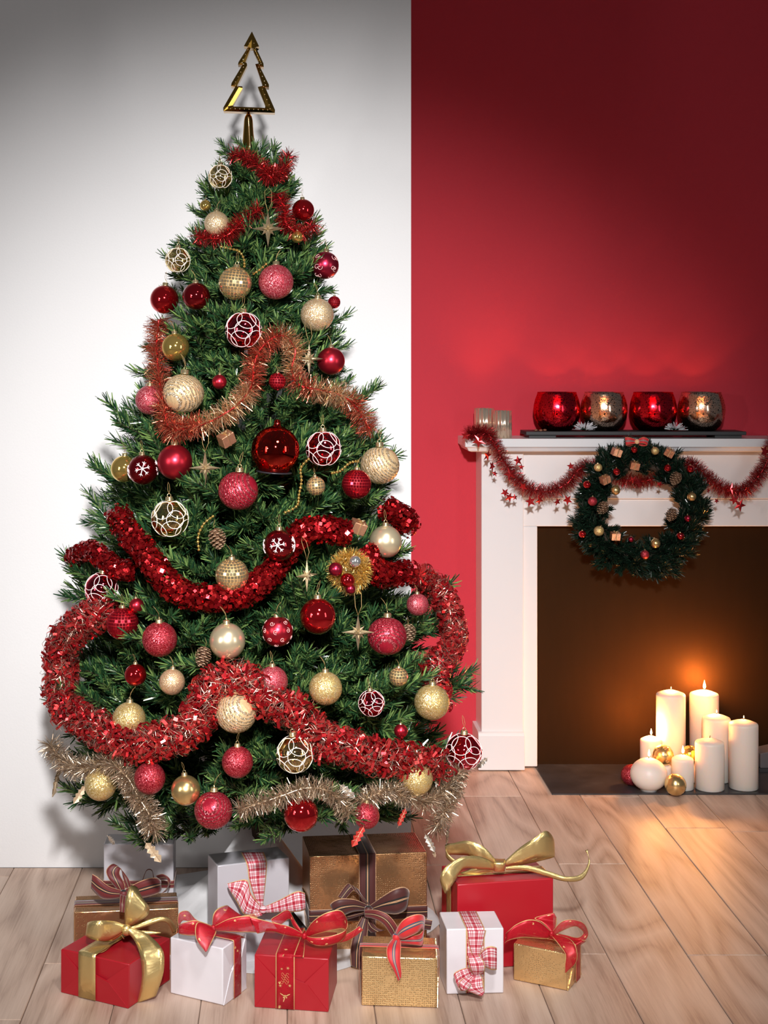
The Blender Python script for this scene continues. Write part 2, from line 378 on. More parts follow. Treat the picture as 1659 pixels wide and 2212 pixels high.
M['stone'] = plain('brown_nut', (.22, .09, .05), .5)
M['iron'] = plain('black_iron', (.02, .02, .02), .5)
M['santa'] = plain('black_base_disc', (.02, .02, .025), .3)

# ------------------------------------------------------------------ the room
DW, DR, DF = 3.96, 5.04, 4.895          # white wall, red wall, fireplace front (depths)
CX = (888 - PX) / F * DW                # the corner where the white wall stops
mb = MB(); mb.box((-3.4, DW, 0), (CX, DR + .15, 3.2)); struct(put('wall_left', mb, M['white_wall'], smooth=False))
mb = MB(); mb.box((CX, DR, 0), (3.4, DR + .15, 3.2)); struct(put('wall_back', mb, M['red_wall'], smooth=False))
mb = MB(); mb.box((-3.4, -1.2, -.05), (3.4, DR, -.0035)); floor = struct(put('floor', mb, M['groove'], smooth=False))
SP, X0 = .1825, -.547
def plank_mesh(L):
    m = MB(); g = .0007; e = .0016
    x0, x1, y0, y1 = g, SP - g, g, L - g
    m.add([(x0,y0,-.012),(x1,y0,-.012),(x1,y1,-.012),(x0,y1,-.012),
           (x0,y0,-e),(x1,y0,-e),(x1,y1,-e),(x0,y1,-e),
           (x0+e,y0+e,0),(x1-e,y0+e,0),(x1-e,y1-e,0),(x0+e,y1-e,0)],
          [(0,1,5,4),(1,2,6,5),(2,3,7,6),(3,0,4,7),(4,5,9,8),(5,6,10,9),(6,7,11,10),(7,4,8,11),(8,9,10,11)])
    return m.mesh('plank', M['wood'], False)
PL = {}
JO = {0: 3.332, 5: 3.98, 6: 4.605, 7: 3.989, 8: 3.379}
for k in range(-15, 16):
    j = JO.get(k, U(2.9, 4.1)); L = 1.22; y = j
    while y > -1.1: y -= L
    lim = DW if X0 + (k + 1) * SP < CX - .02 else DR
    while y < lim - .02:
        a, b = max(y, -1.15), min(y + L, lim - .001)
        if b - a > .03:
            key = round(b - a, 3)
            if key not in PL: PL[key] = plank_mesh(key)
            link('plank', PL[key], floor, Matrix.Translation((X0 + k * SP, a, 0)))
        y += L

# ------------------------------------------------------------------ fireplace
XL = (1040 - PX) / F * DF; XI = (1131 - PX) / F * DF; XO = (1160 - PX) / F * (DF + .03); XR = 3.0
ZS = P(0, 948, 4.83).z; ZB = P(0, 977, 4.83).z; ZO = P(0, 1137, DF + .025).z; ZM = P(0, 1078, DF + .015).z; ZP = P(0, 1582, DF - .012).z
W2 = 2 * 1.62                             # the fireplace is symmetric about its middle
XC = (1385 - PX) / F * DF + .12
def mir(x): return 2 * XC - x
fp = thing('fireplace', 'white painted fireplace surround with deep shelf against the red wall', 'fireplace', (XC, DF + .07, 0))
for s in (0, 1):
    mb = MB(); a, b = (XL, XI) if not s else (mir(XI), mir(XL)); mb.box((a, DF, ZP - .01), (b, DR, ZB)); put('pilaster', mb, M['paint'], fp, False, .003)
    mb = MB(); a, b = (XL - .012, XI + .002) if not s else (mir(XI) - .002, mir(XL) + .012)
    prof = [(DF - .014, .004), (DF - .014, ZP - .012), (DF - .009, ZP - .003), (DF - .001, ZP), (DR, ZP), (DR, .004)]
    mb.prism([(a, y, z) for y, z in prof], (b - a, 0, 0)); put('plinth', mb, M['paint'], fp, False, .002)
    mb = MB(); a, b = (XI, XO) if not s else (mir(XO), mir(XI)); mb.box((a, DF + .022, .006), (b, DR - .02, ZO)); put('inner_frame', mb, M['paint'], fp, False, .003)
mb = MB(); mb.box((XI, DF + .022, ZO), (mir(XI), DR - .02, ZM - .0015)); put('lower_lintel', mb, M['paint'], fp, False, .003)
mb = MB(); mb.box((XI, DF + .014, ZM), (mir(XI), DR - .02, ZB)); put('frieze', mb, M['paint'], fp, False, .003)
SHL = (1005 - PX) / F * 4.83
mb = MB()
prof = [(0, ZS), (0, ZS - .026), (.006, ZS - .030), (.010, ZS - .036), (.012, ZS - .040), (.022, ZB), ]
for i in range(len(prof) - 1):
    (o0, z0), (o1, z1) = prof[i], prof[i + 1]
    mb.add([(SHL+o0,4.83+o0,z0),(mir(SHL)-o0,4.83+o0,z0),(mir(SHL)-o1,4.83+o1,z1),(SHL+o1,4.83+o1,z1),(SHL+o0,DR-.001,z0),(SHL+o1,DR-.001,z1),(mir(SHL)-o0,DR-.001,z0),(mir(SHL)-o1,DR-.001,z1)],
           [(0,3,2,1),(4,5,3,0),(1,2,7,6)])
mb.add([(SHL,4.83,ZS),(mir(SHL),4.83,ZS),(mir(SHL),DR-.001,ZS),(SHL,DR-.001,ZS)], [(0,1,2,3)])
mb.add([(SHL+.022,4.852,ZB),(mir(SHL)-.022,4.852,ZB),(mir(SHL)-.022,DR-.001,ZB),(SHL+.022,DR-.001,ZB)], [(3,2,1,0)])
put('mantel_shelf', mb, M['paint'], fp, False, .0025)
mb = MB(); mb.box((XO - .01, 4.955, .001), (mir(XO) + .01, DR - .001, ZO + .01)); put('back_panel', mb, M['panel'], fp, False)
HX = (1192 - PX) / F * 4.62
mb = MB(); mb.prism([(HX, 4.62, .0002), (mir(HX), 4.62, .0002), (mir(HX), 4.954, .0002), (HX, 4.954, .0002)], (0, 0, .004)); mb.f = [tuple(reversed(f)) for f in mb.f]
struct(tag(put('hearth', mb, M['slate'], smooth=False), 'dark slate hearth slab set in front of the black fire opening', 'hearth'))
HZ = .0043
# ------------------------------------------------------------------ tree
TY = 3.55; K = TY / F
def zy(y): return H - (y - PY) * K
AX0, AX1 = (543 - PX) * K, (556 - PX) * K
def axis_x(z): return AX0 + (AX1 - AX0) * (1.85 - z) / 1.6
LT = [(300,30),(330,62),(370,92),(420,140),(500,158),(580,208),(700,226),(800,252),(880,305),(950,308),(1070,345),(1150,380),(1220,392),(1330,440),(1450,440),(1550,470),(1650,455),(1720,405),(1800,330)]
RT = [(300,30),(330,78),(370,105),(420,132),(520,168),(640,196),(700,202),(800,226),(880,280),(1000,308),(1070,325),(1150,365),(1250,375),(1330,415),(1420,465),(1550,500),(1650,515),(1700,450),(1800,390)]
def interp(T, y):
    if y <= T[0][0]: return T[0][1]
    for (a, p), (b, q) in zip(T, T[1:]):
        if y <= b: return p + (q - p) * (y - a) / (b - a)
    return T[-1][1]
def rad(z, side):            # side: cosine of the azimuth, -1 = left, +1 = right
    y = PY + (H - z) / K; t = (side + 1) / 2
    return (interp(LT, y) * (1 - t) + interp(RT, y) * t) * K
def surf(px, py, k=1.0):
    """where the ray through a pixel meets the front of the crown"""
    Y = 3.1
    for _ in range(30):
        p = P(px, py, Y); dx = p.x - axis_x(p.z); r = k * rad(p.z, max(-1, min(1, dx / max(.01, rad(p.z, 0)))))
        ny = TY - math.sqrt(max(r * r - dx * dx, (.22 * r) ** 2)); Y += (ny - Y) * .5
    return P(px, py, Y)

def twig(mb, pts, dens, nl, fan=(0, 2*PI), r=.0012):
    """a stem with flat needles standing off it all round"""
    L = sum((pts[i+1]-pts[i]).length for i in range(len(pts)-1)); n = max(6, int(L * dens))
    for i in range(n):
        t = ((i + R()) / n) ** .92; s = t * (len(pts) - 1); k = min(int(s), len(pts) - 2); p = pts[k].lerp(pts[k+1], s - k)
        d = (pts[k+1] - pts[k]).normalized(); a = d.orthogonal().normalized(); b = d.cross(a)
        az = i * 2.4 + U(-.5, .5); rd = a * math.cos(az) + b * math.sin(az)
        sp = U(.42, .8) if t < .93 else U(.1, .6)
        dr = (d * math.cos(sp) * 1.0 + rd * math.sin(sp)).normalized(); dr.z += .12; l = nl * U(.75, 1.15)
        wv = dr.cross(Vector((U(-1,1), U(-1,1), U(-1,1)))).normalized() * U(.0012, .0020)
        q = p + dr * l; m = p + dr * l * .5 + rd * l * .03
        mb.add([p - wv*.8, p + wv*.8, m + wv, m - wv, q + wv*.5, q - wv*.5], [(0,1,2,3), (3,2,4,5)])
def branch_mesh(L, name, needles, dens=860, nl=.029):
    nb, sb = MB(), MB()
    n = max(4, int(L / .05)); stem = [Vector((L*i/n, U(-.004,.004), .10*L*(i/n)**2)) for i in range(n+1)]
    sb.tube(stem, .0032 if L > .15 else .002, 5, taper=[1 - .6*i/n for i in range(n+1)])
    start = .30 if L > .3 else .12
    twig(nb, stem[int(start*n):], dens*.9, nl)
    m = max(3, int(L * (1 - start) / .030))
    for i in range(m):
        t = start + (1 - start) * (i + .3) / m * .95; s = t * n; k = int(s); p = stem[k].lerp(stem[min(k+1, n)], s-k)
        ll = min(.15, .48 * L) * (1 - .55 * (t - start) / (1 - start)) * U(.8, 1.15); sg = 1 if i % 2 else -1
        a = U(.55, .95); el = U(-.25, .5)
        d = Vector((math.cos(a), sg * math.sin(a) * math.cos(el), math.sin(a) * math.sin(el) + .12))
        pts = [p, p + d*ll*.5 + Vector((0,0,.006)), p + d*ll + Vector((ll*.12, 0, .016))]
        sb.tube(pts, .0011, 4); twig(nb, pts, dens, nl)
    return nb.mesh(name, needles, False), sb.mesh('stem', M['bark'], False)
BL = {}
for L in (.08, .14, .22, .32, .42, .52): BL[L] = [branch_mesh(L, 'branch', M['needle']) for _ in range(3)]

tree = thing('christmas_tree', 'tall green artificial fir dressed with red and gold ornaments in front of the white wall', 'christmas tree', (AX1, TY, 0))
mb = MB(); mb.tube([(AX1, TY, .012), (AX1, TY, .4), ((AX0+AX1)/2, TY, 1.1), (AX0, TY, 1.86)], .017, 8, taper=[1, 1, .8, .5]); put('trunk', mb, M['bark'], tree)
for k in range(4):
    a = PI/4 + k*PI/2; mb = MB(); c = Vector((AX1, TY, 0)); d = Vector((math.cos(a), math.sin(a), 0))
    mb.tube([c + d*.018 + Vector((0,0,.17)), c + d*.05 + Vector((0,0,.10)), c + d*.19 + Vector((0,0,.016))], .007, 6); put('stand_leg', mb, M['iron'], tree)
# ------------------------------------------------------------------ baubles: one of each kind, then copies
def arcs(center, ang, n=28, rr=1.012):
    c = Vector(center).normalized(); a = c.orthogonal().normalized(); b = c.cross(a)
    return [(c*math.cos(ang) + (a*math.cos(2*PI*i/n) + b*math.sin(2*PI*i/n))*math.sin(ang)) * rr for i in range(n)]
def dirv(az, el): return Vector((math.sin(az)*math.cos(el), -math.cos(az)*math.cos(el), math.sin(el)))
def tangent_pts(c, uv, rr=1.012):
    c = Vector(c).normalized(); up = Vector((0,0,1)); a = up.cross(c).normalized(); b = c.cross(a)
    return [((c + a*u + b*v).normalized()) * rr for u, v in uv]
def m_ball(mat, **kw): mb = MB(); mb.sphere(**kw); return mb.mesh('ball', mat)
def m_cap():
    mb = MB(); mb.lathe([(.0,.97),(.20,.96),(.215,.985),(.20,1.0),(.19,1.16),(.17,1.18),(0.0,1.185)], 14, rib=lambda a, z: 1 + .035*math.cos(a*14)); return mb.mesh('cap', M['cap'])
def m_loop():
    mb = MB(); mb.tube([Vector((.10*math.cos(t), 0, 1.24 + .10*math.sin(t))) for t in [2*PI*i/14 for i in range(14)]], .018, 5, True); return mb.mesh('loop', M['cap'])
def m_thread():
    mb = MB(); mb.tube([(0,0,1.33),(.06,.05,1.55),(.05,.2,1.8),(0,.35,1.95),(-.05,.2,1.8),(-.06,.05,1.55),(0,0,1.33)], .010, 4); return mb.mesh('thread', M['thread'])
def m_net():
    mb = MB()
    for el in (-.62, .62):
        for k in range(6): mb.tube(arcs(dirv(k*PI/3 + (.5 if el > 0 else 0), el), .56), .019, 4, True)
    for k in range(4): mb.tube(arcs(dirv(.25 + k*PI/2, 0), .50), .019, 4, True)
    return mb.mesh('glitter_net', M['glit_white'])
def m_swirl(mat):
    mb = MB(); rnd = random.Random(5)
    for el, n, o in ((.75, 5, .2), (.2, 7, 0), (-.35, 7, .45), (-.9, 4, .1)):
        for k in range(n):
            c = dirv(o + k*2*PI/n, el); ph = rnd.random()*6; pts = []
            for i in range(16): t = i/15; a = ph + t*8.5; r = .03 + .145*t; pts.append((r*math.cos(a), r*math.sin(a)))
            mb.tube(tangent_pts(c, pts), .015, 4)
    return mb.mesh('swirl_print', mat)
def m_scroll():
    mb = MB()
    for el, n, o in ((.55, 4, .3), (-.25, 5, .1), (-.95, 3, .6)):
        for k in range(n):
            c = dirv(o + k*2*PI/n, el); ph = k*1.9 + el*3
            for sg in (1, -1):
                pts = []
                for i in range(20): t = i/19; a = ph + t*6.0*sg; r = .03 + .20*t; pts.append((r*math.cos(a) + sg*.12, r*math.sin(a)))
                mb.tube(tangent_pts(c, pts), .017, 4)
    return mb.mesh('scroll_print', M['print'])
def m_snow():
    mb = MB()
    for c in (dirv(-.05, .12), dirv(1.5, .1), dirv(-1.6, -.1), dirv(PI, .1)):
        for k in range(6):
            a = k*PI/3 + .2; d = (math.cos(a), math.sin(a)); L = .56
            mb.tube(tangent_pts(c, [(d[0]*L*t, d[1]*L*t) for t in (0, .25, .5, .75, 1)]), .034, 4)
            for s in (.62,):
                for sg in (-1, 1):
                    b = a + sg*.8; p = (d[0]*L*s, d[1]*L*s)
                    mb.tube(tangent_pts(c, [p, (p[0]+math.cos(b)*.10, p[1]+math.sin(b)*.10), (p[0]+math.cos(b)*.20, p[1]+math.sin(b)*.20)]), .026, 4)
    return mb.mesh('snowflake_print', M['printw'])
def m_tiles(n, mat):
    mb = MB(); d = PI / n; rnd = random.Random(3)
    for i in range(n):
        el = -PI/2 + (i+.5)*d; m = max(3, int(2*PI*math.cos(el)/d)); w2 = PI*math.cos(el)/m*.88; h2 = d/2*.86
        for k in range(m):
            c = dirv(2*PI*k/m, el); a = Vector((0,0,1)).cross(c).normalized(); b = c.cross(a)
            nn = (c + a*rnd.uniform(-.05,.05) + b*rnd.uniform(-.05,.05)).normalized(); a2 = b.cross(nn).normalized(); b2 = nn.cross(a2)
            o = c*1.0; f = o + nn*.03
            pts = [f-a2*w2-b2*h2, f+a2*w2-b2*h2, f+a2*w2+b2*h2, f-a2*w2+b2*h2]
            mb.add(pts + [p - nn*.05 for p in pts], [(0,1,2,3),(0,4,5,1),(1,5,6,2),(2,6,7,3),(3,7,4,0)])
    return mb.mesh('mirror_tiles', mat, False)
def ridge(d):
    ax = Vector((.35, -.25, 1)).normalized(); q = d - ax*d.dot(ax); a = math.atan2(q.y, q.x) + d.dot(ax)*.6
    return 1 + .014*math.sin(a*22)*max(0, 1 - abs(d.dot(ax))**3) - .05*math.exp(-((1-d.z)/.05))
def m_santa_ball():
    mb = MB(); mb.lathe([(0, -.88), (.60, -.88), (.64, -.84), (.78, -.62)] + [(math.cos(e), math.sin(e)) for e in [-.5+.1*i for i in range(19)]] + [(.16, 1.0), (.13, 1.10), (.13, 1.20), (.08, 1.27), (0, 1.27)], 36)
    return mb.mesh('ball', M['glass_red'])
cap, loop, thr = m_cap(), m_loop(), m_thread()
std = [('cap', cap), ('loop', loop), ('thread', thr)]
net = m_net(); snow = m_snow(); swp = m_swirl(M['print']); sww = m_swirl(M['glit_champ'])
KIND = {}
for k in ('glit_gold','glit_champ','glit_copper','glit_red','glit_pink','shiny_red','dark_red','shiny_gold','satin_red','satin_wine','satin_champ','satin_gold','silver'):
    KIND[k] = [('ball', m_ball(M[k]))] + std
KIND['net_gold'] = [('ball', m_ball(M['clear_gold'])), ('glitter_net', net)] + std
KIND['net_red'] = [('ball', m_ball(M['clear_red'])), ('glitter_net', net)] + std
KIND['snow'] = [('ball', m_ball(M['dark_red'])), ('snowflake_print', snow)] + std
KIND['swirl_red'] = [('ball', m_ball(M['satin_red'])), ('swirl_print', swp)] + std
KIND['swirl_wine'] = [('ball', m_ball(M['satin_wine'])), ('scroll_print', m_scroll())] + std
KIND['swirl_gold'] = [('ball', m_ball(M['satin_gold'])), ('swirl_print', sww)] + std
for c in ('gold', 'red'):
    KIND['mir_' + c] = [('ball', m_ball(M['core_' + c])), ('mirror_tiles', m_tiles(16, M['tile_' + c]))] + std
    KIND['mirs_' + c] = [('ball', m_ball(M['core_' + c])), ('mirror_tiles', m_tiles(10, M['tile_' + c]))] + std
KIND['str_champ'] = [('ball', m_ball(M['stripe_champ'], seg=88, rings=40, sz=.97, fn=ridge))] + std
KIND['str_red'] = [('ball', m_ball(M['stripe_red'], seg=88, rings=40, sz=.97, fn=ridge))] + std
KIND['big_glass'] = [('ball', m_santa_ball())]
def bauble(kind, loc, r, label, group='baubles on the tree', rz=0, tilt=0, parts=None, name='bauble'):
    t = thing(name, label, 'bauble', loc, group=group, rot=Euler((tilt*.4, tilt, rz)), scale=r)
    for n, me in KIND[kind]:
        if parts and n not in parts: continue
        o = link(n, me, t)
        if n == 'mirror_tiles': o['kind'] = 'stuff'
    return t
B = [  # kind, px, py, radius in px, label
('net_gold',476,382,26,'clear gold ball with white looped lines, highest bauble on the tree'),
('shiny_gold',444,444,12,'tiny shiny gold ball half hidden left of the top champagne glitter ball'),
('glit_champ',468,483,27,'champagne glitter ball left of the topmost gold star'),
('shiny_red',655,454,24,'shiny red ball high on the right, above a small gold ball'),
('shiny_gold',642,512,13,'small shiny gold ball right of the topmost gold star'),
('net_gold',384,562,27,'clear gold ball with white loops on the left edge, above two shiny red balls'),
('swirl_wine',702,573,30,'wine red satin ball with pale scrolls on the upper right edge'),
('shiny_red',355,647,31,'shiny red ball at the upper left edge beside a darker red one'),
('dark_red',424,640,30,'dark red mirror ball tucked in right of the upper left shiny red ball'),
('mir_gold',508,612,35,'gold disco ball of mirror tiles left of the upper rose red glitter ball'),
('glit_pink',596,609,38,'large rose red glitter ball right of the upper gold disco ball'),
('mirs_red',722,653,13,'tiny red disco ball behind the upper right champagne glitter ball'),
('glit_champ',685,680,36,'large champagne glitter ball on the upper right edge'),
('net_red',526,713,39,'clear red ball with white rings just below the upper gold disco ball'),
('shiny_gold',379,750,30,'shiny gold ball on the left above the large champagne striped ball'),
('satin_red',715,780,30,'satin red ball on the right touching a gold star'),
('str_champ',396.5,850,44,'large champagne ball with glitter stripes on the left inside the copper red tinsel'),
('satin_red',474,825,16,'small satin red ball on a gold thread right of the upper champagne striped ball'),
('mirs_red',599,824,18,'small red disco ball inside the arch of copper tinsel'),
('glit_pink',324,864,32,'rose red glitter ball half covered by tinsel on the left edge'),
('satin_red',377.7,998,38,'bright red glossy ball between the snowflake ball and a gold star'),
('shiny_gold',268,1013,29,'shiny gold ball behind the left snowflake ball'),
('snow',309,1015,33,'dark red mirror ball with white snowflake on the left, beside a gold ball'),
('big_glass',595,972,52,'largest ornament, deep red glass ball with flat base at the tree middle'),
('net_red',699,969,38,'clear red ball with white rings right of the largest red glass ball'),
('str_champ',820.5,1005,42,'large champagne ball with glitter stripes on the right edge'),
('mirs_gold',682,1050,20,'small gold disco ball below the right clear red ringed ball'),
('mir_red',770,1046,31,'red disco ball half hidden below the right champagne striped ball'),
('str_red',514.7,1060,43,'large dark red ball with glitter stripes below left of the largest glass ball'),
('net_gold',367,1120,40,'large clear golden ball with white loops left of centre, under bright branches'),
('snow',603,1178,34,'dark red ball with white snowflake at the tree middle'),
('satin_champ',833,1170,35,'pearly champagne ball on the right above the small gold tinsel wreath'),
('mir_gold',501,1242,35,'pale gold disco ball resting against the dark red foil garland'),
('net_red',219,1273,36,'clear red ball with white rings at the left edge below the dark red garland'),
('satin_red',294.7,1308,16,'small satin red ball just above the left red disco ball'),
('mir_red',264,1347,34,'red disco ball at the left edge'),
('shiny_red',686.7,1331,39,'large shiny red ball below the small gold tinsel wreath'),
('glit_red',344.8,1381,38,'large dark red glitter ball right of the left red disco ball'),
('satin_champ',491,1385,39,'large pearly champagne ball left of the curl printed red ball'),
('swirl_red',599.6,1364,33,'satin red ball printed with small pale curls'),
('str_red',836,1374,42,'large red ball with glitter stripes beside a gold star on the right'),
('glit_pink',902,1306,24,'small rose red glitter ball on the right edge near the curly tinsel'),
('shiny_red',292.7,1458,24,'shiny red ball on the lower left, left of a copper glitter ball'),
('glit_copper',371.7,1473,28,'copper gold glitter ball on the lower left'),
('glit_pink',589,1472,33,'rose red glitter ball partly behind the curly red and gold garland'),
('glit_gold',703,1487,36,'gold glitter ball on the lower right of centre'),
('mirs_gold',861,1462,20,'small gold disco ball on the lower right'),
('net_red',802.5,1519,28,'small clear red ball with white rings right of the lower gold glitter ball'),
('glit_gold',932.7,1517,38,'large gold glitter ball near the lower right edge'),
('str_champ',510,1540,44,'large champagne ball with glitter stripes over the lower curly garland'),
('glit_gold',279,1553,36,'gold glitter ball on the lower left above the curly garland'),
('satin_red',866,1579,15,'small satin red ball hanging under the lower right gold glitter ball'),
('net_red',1002,1624,39,'clear red ball with white rings at the lower right tip of the tree'),
('net_gold',636.5,1629,40,'large clear gold ball with white rings low at the middle'),
('glit_red',513,1646,34,'red glitter ball low at the middle under the champagne striped ball'),
('glit_red',323.5,1681,34,'red glitter ball low on the left between the tinsel garlands'),
('glit_gold',217.5,1694,35,'gold glitter ball resting on the champagne tinsel at the lower left'),
('satin_gold',401,1707,32,'golden satin ball half behind a branch at the bottom left'),
('str_red',461,1750,41,'red ball with glitter stripes on the bottom row'),
('glit_gold',899,1682,36,'gold glitter ball on the bottom right beside the champagne tinsel'),
('shiny_red',650,1758,38,'shiny red ball on the bottom row above the shaded gold present'),
('glit_red',791.8,1762,28,'dark red glitter ball on the bottom row above a red holly leaf'),
]
DISC = []
for kind, px, py, rp, label in B:
    p = surf(px, py, 1.0); 
    r = rp * p.y / F
    rz = U(-.3, .3) if kind in ('snow', 'big_glass', 'net_gold', 'net_red') else U(0, 6)
    bauble(kind, p, r, label, rz=rz, tilt=U(-.12, .12)); DISC.append((px, py, rp, p.y))
    if kind == 'big_glass':
        g = [o for o in bpy.data.objects if o.get('label') == label][0]
        mb = MB(); mb.lathe([(0,-.945),(.74,-.945),(.76,-.92),(.74,-.895),(0,-.895)], 32); put('base_disc', mb, M['santa'], g, world=False)
        mb = MB(); mb.prism([(-.28,-.1,-.86),(.30,-.1,-.86),(.26,-.1,-.45),(.12,-.1,-.05),(0.02,-.1,.22),(-.10,-.1,-.02),(-.26,-.1,-.42)], (0,.12,0)); put('silhouette', mb, M['santa'], g, world=False, smooth=False)

# ------------------------------------------------------------------ branches (each its own part, keeping off the baubles)
def clear(tip, pad=6):
    px, py = proj(tip)
    return all((px-x)**2 + (py-y)**2 > (r+pad)**2 or tip.y > d + .015 for x, y, r, d in DISC)
def add_branch(tip, att):
    d = tip - att; L = d.length; key = min(BL, key=lambda q: abs(q - L)); nm, sm = random.choice(BL[key])
    x = d.normalized(); up = Vector((0, 0, 1)); y = up.cross(x)
    y = y.normalized() if y.length > 1e-3 else Vector((0,1,0)); z = x.cross(y)
    rot = Matrix((x, y, z)).transposed().to_4x4() @ Matrix.Rotation(U(-.5, .5), 4, 'X'); s = L / key
    m = Matrix.Translation(att) @ rot @ Matrix.Diagonal((s, max(s, .9), max(s, .9), 1))
    b = link('branch', nm, tree, wmat(tree).inverted() @ m); WM[b.name] = m
    link('stem', sm, b); return b
N = 296; made = 0; i = 0
ys = []
acc = 0; Z0, Z1 = 338, 1735
wts = [(y, interp(LT, y) + interp(RT, y) + 150) for y in range(Z0, Z1, 4)]; tot = sum(w_ for _, w_ in wts)
def pick_y(f):
    a = 0
    for y, w_ in wts:
        a += w_ / tot
        if a >= f: return y + U(0, 4)
    return Z1
while made < N and i < 4000:
    f = ((i * .6180339887) % 1.0); i += 1
    y = pick_y(f); z = zy(y); az = made * 2.399963 + U(-.3, .3)
    c, s = math.cos(az), math.sin(az)
    if s > .45 and R() < .62: continue                     # few point into the wall
    r = rad(z, c) * U(.74, 1.0)
    if R() < .22: r *= U(.55, .8)                           # inner ones fill the heart
    if s > 0: r = min(r, .29 / max(s, .2))
    rise = (.10 + .16 * R()) * r if y < 1500 else U(-.22, .02) * r
    r -= .010 if y > 950 else (.008 if y > 540 else .020)
    if y < 950: r = max(r, .02)
    for _ in range(5):
        tip = Vector((axis_x(z) + c*r, TY + s*r, z))
        if s > 0 or clear(tip): break
        r *= .88
    if s < -.3 and y > 1600: tip.z -= U(.0, .05)
    add_branch(tip, Vector((axis_x(z), TY, tip.z - rise))); made += 1
# the rest of the foliage: short sprays filling the crown, too many to pick apart
NB2, SB2 = MB(), MB()
fill = [branch_mesh(L, 'branch', M['needle'], 900) for L in (.11, .14, .17)]
fsrc = [([v.co.copy() for v in a.vertices], [tuple(q.vertices) for q in a.polygons]) for a, b in fill]
made = 0; i = 0
while made < 430 and i < 5000:
    i += 1; y = pick_y((i * .7548776662) % 1.0); z = zy(y); az = U(0, 2*PI); c, s = math.cos(az), math.sin(az)
    if s > .3 and R() < .8: continue
    r = rad(z, c) * (U(.50, .80 if y < 540 else .90) if y < 950 else U(.45, .84))
    if s > 0: r = min(r, .28 / max(s, .2))
    tip = Vector((axis_x(z) + c*r, TY + s*r, z)); px, py = proj(tip)
    if s < .3 and not clear(tip, 12): continue
    d = Vector((c + U(-.4,.4), s + U(-.4,.4), U(-.05, .45) if y < 1500 else U(-.5, .1))).normalized(); L = U(.10, .17) if y > 950 else U(.07, .11); att = tip - d*L
    y_ = Vector((0,0,1)).cross(d).normalized(); z_ = d.cross(y_); rot = Matrix((d, y_, z_)).transposed().to_4x4() @ Matrix.Rotation(U(-1, 1), 4, 'X')
    m = Matrix.Translation(att) @ rot @ Matrix.Scale(L/.14, 4); vv, ff = random.choice(fsrc)
    NB2.add([m @ v for v in vv], ff); made += 1
put('foliage', NB2, M['needle'], tree, False, kind='stuff')
# ------------------------------------------------------------------ tinsel
def cr(pts, n=10):
    out = []; m = len(pts)
    for i in range(m - 1):
        p0, p1, p2, p3 = pts[max(i-1,0)], pts[i], pts[i+1], pts[min(i+2,m-1)]
        for k in range(n):
            t = k / n; out.append(tuple(.5*((2*b) + (-a+c)*t + (2*a-5*b+4*c-d)*t*t + (-a+3*b-3*c+d)*t**3) for a, b, c, d in zip(p0, p1, p2, p3)))
    out.append(tuple(pts[-1])); return out
def along(path, s):
    k = s * (len(path) - 1); i = min(int(k), len(path) - 2); return path[i].lerp(path[i+1], k - i), (path[i+1] - path[i]).normalized()
def plen(path): return sum((path[i+1]-path[i]).length for i in range(len(path)-1))
def fringe(mb, path, rr, dens, wd=.0006, lean=.5, rfun=None):
    n = int(plen(path) * dens)
    for i in range(n):
        s = (i + R()) / n; p, d = along(path, s); a = d.orthogonal().normalized(); b = d.cross(a); az = R() * 2 * PI
        rd = a*math.cos(az) + b*math.sin(az); dr = (rd + d*U(-lean, lean)).normalized(); l = rr * U(.72, 1.12) * (rfun(s) if rfun else 1)
        q = p + dr*l*.55; e = p + (dr + d*U(-.25,.25) + Vector((0,0,-.08))).normalized()*l
        wv = dr.cross(Vector((U(-1,1),U(-1,1),U(-1,1)))).normalized()*wd
        mb.add([p-wv, p+wv, q+wv, q-wv, e+wv*.7, e-wv*.7], [(0,1,2,3),(3,2,4,5)])
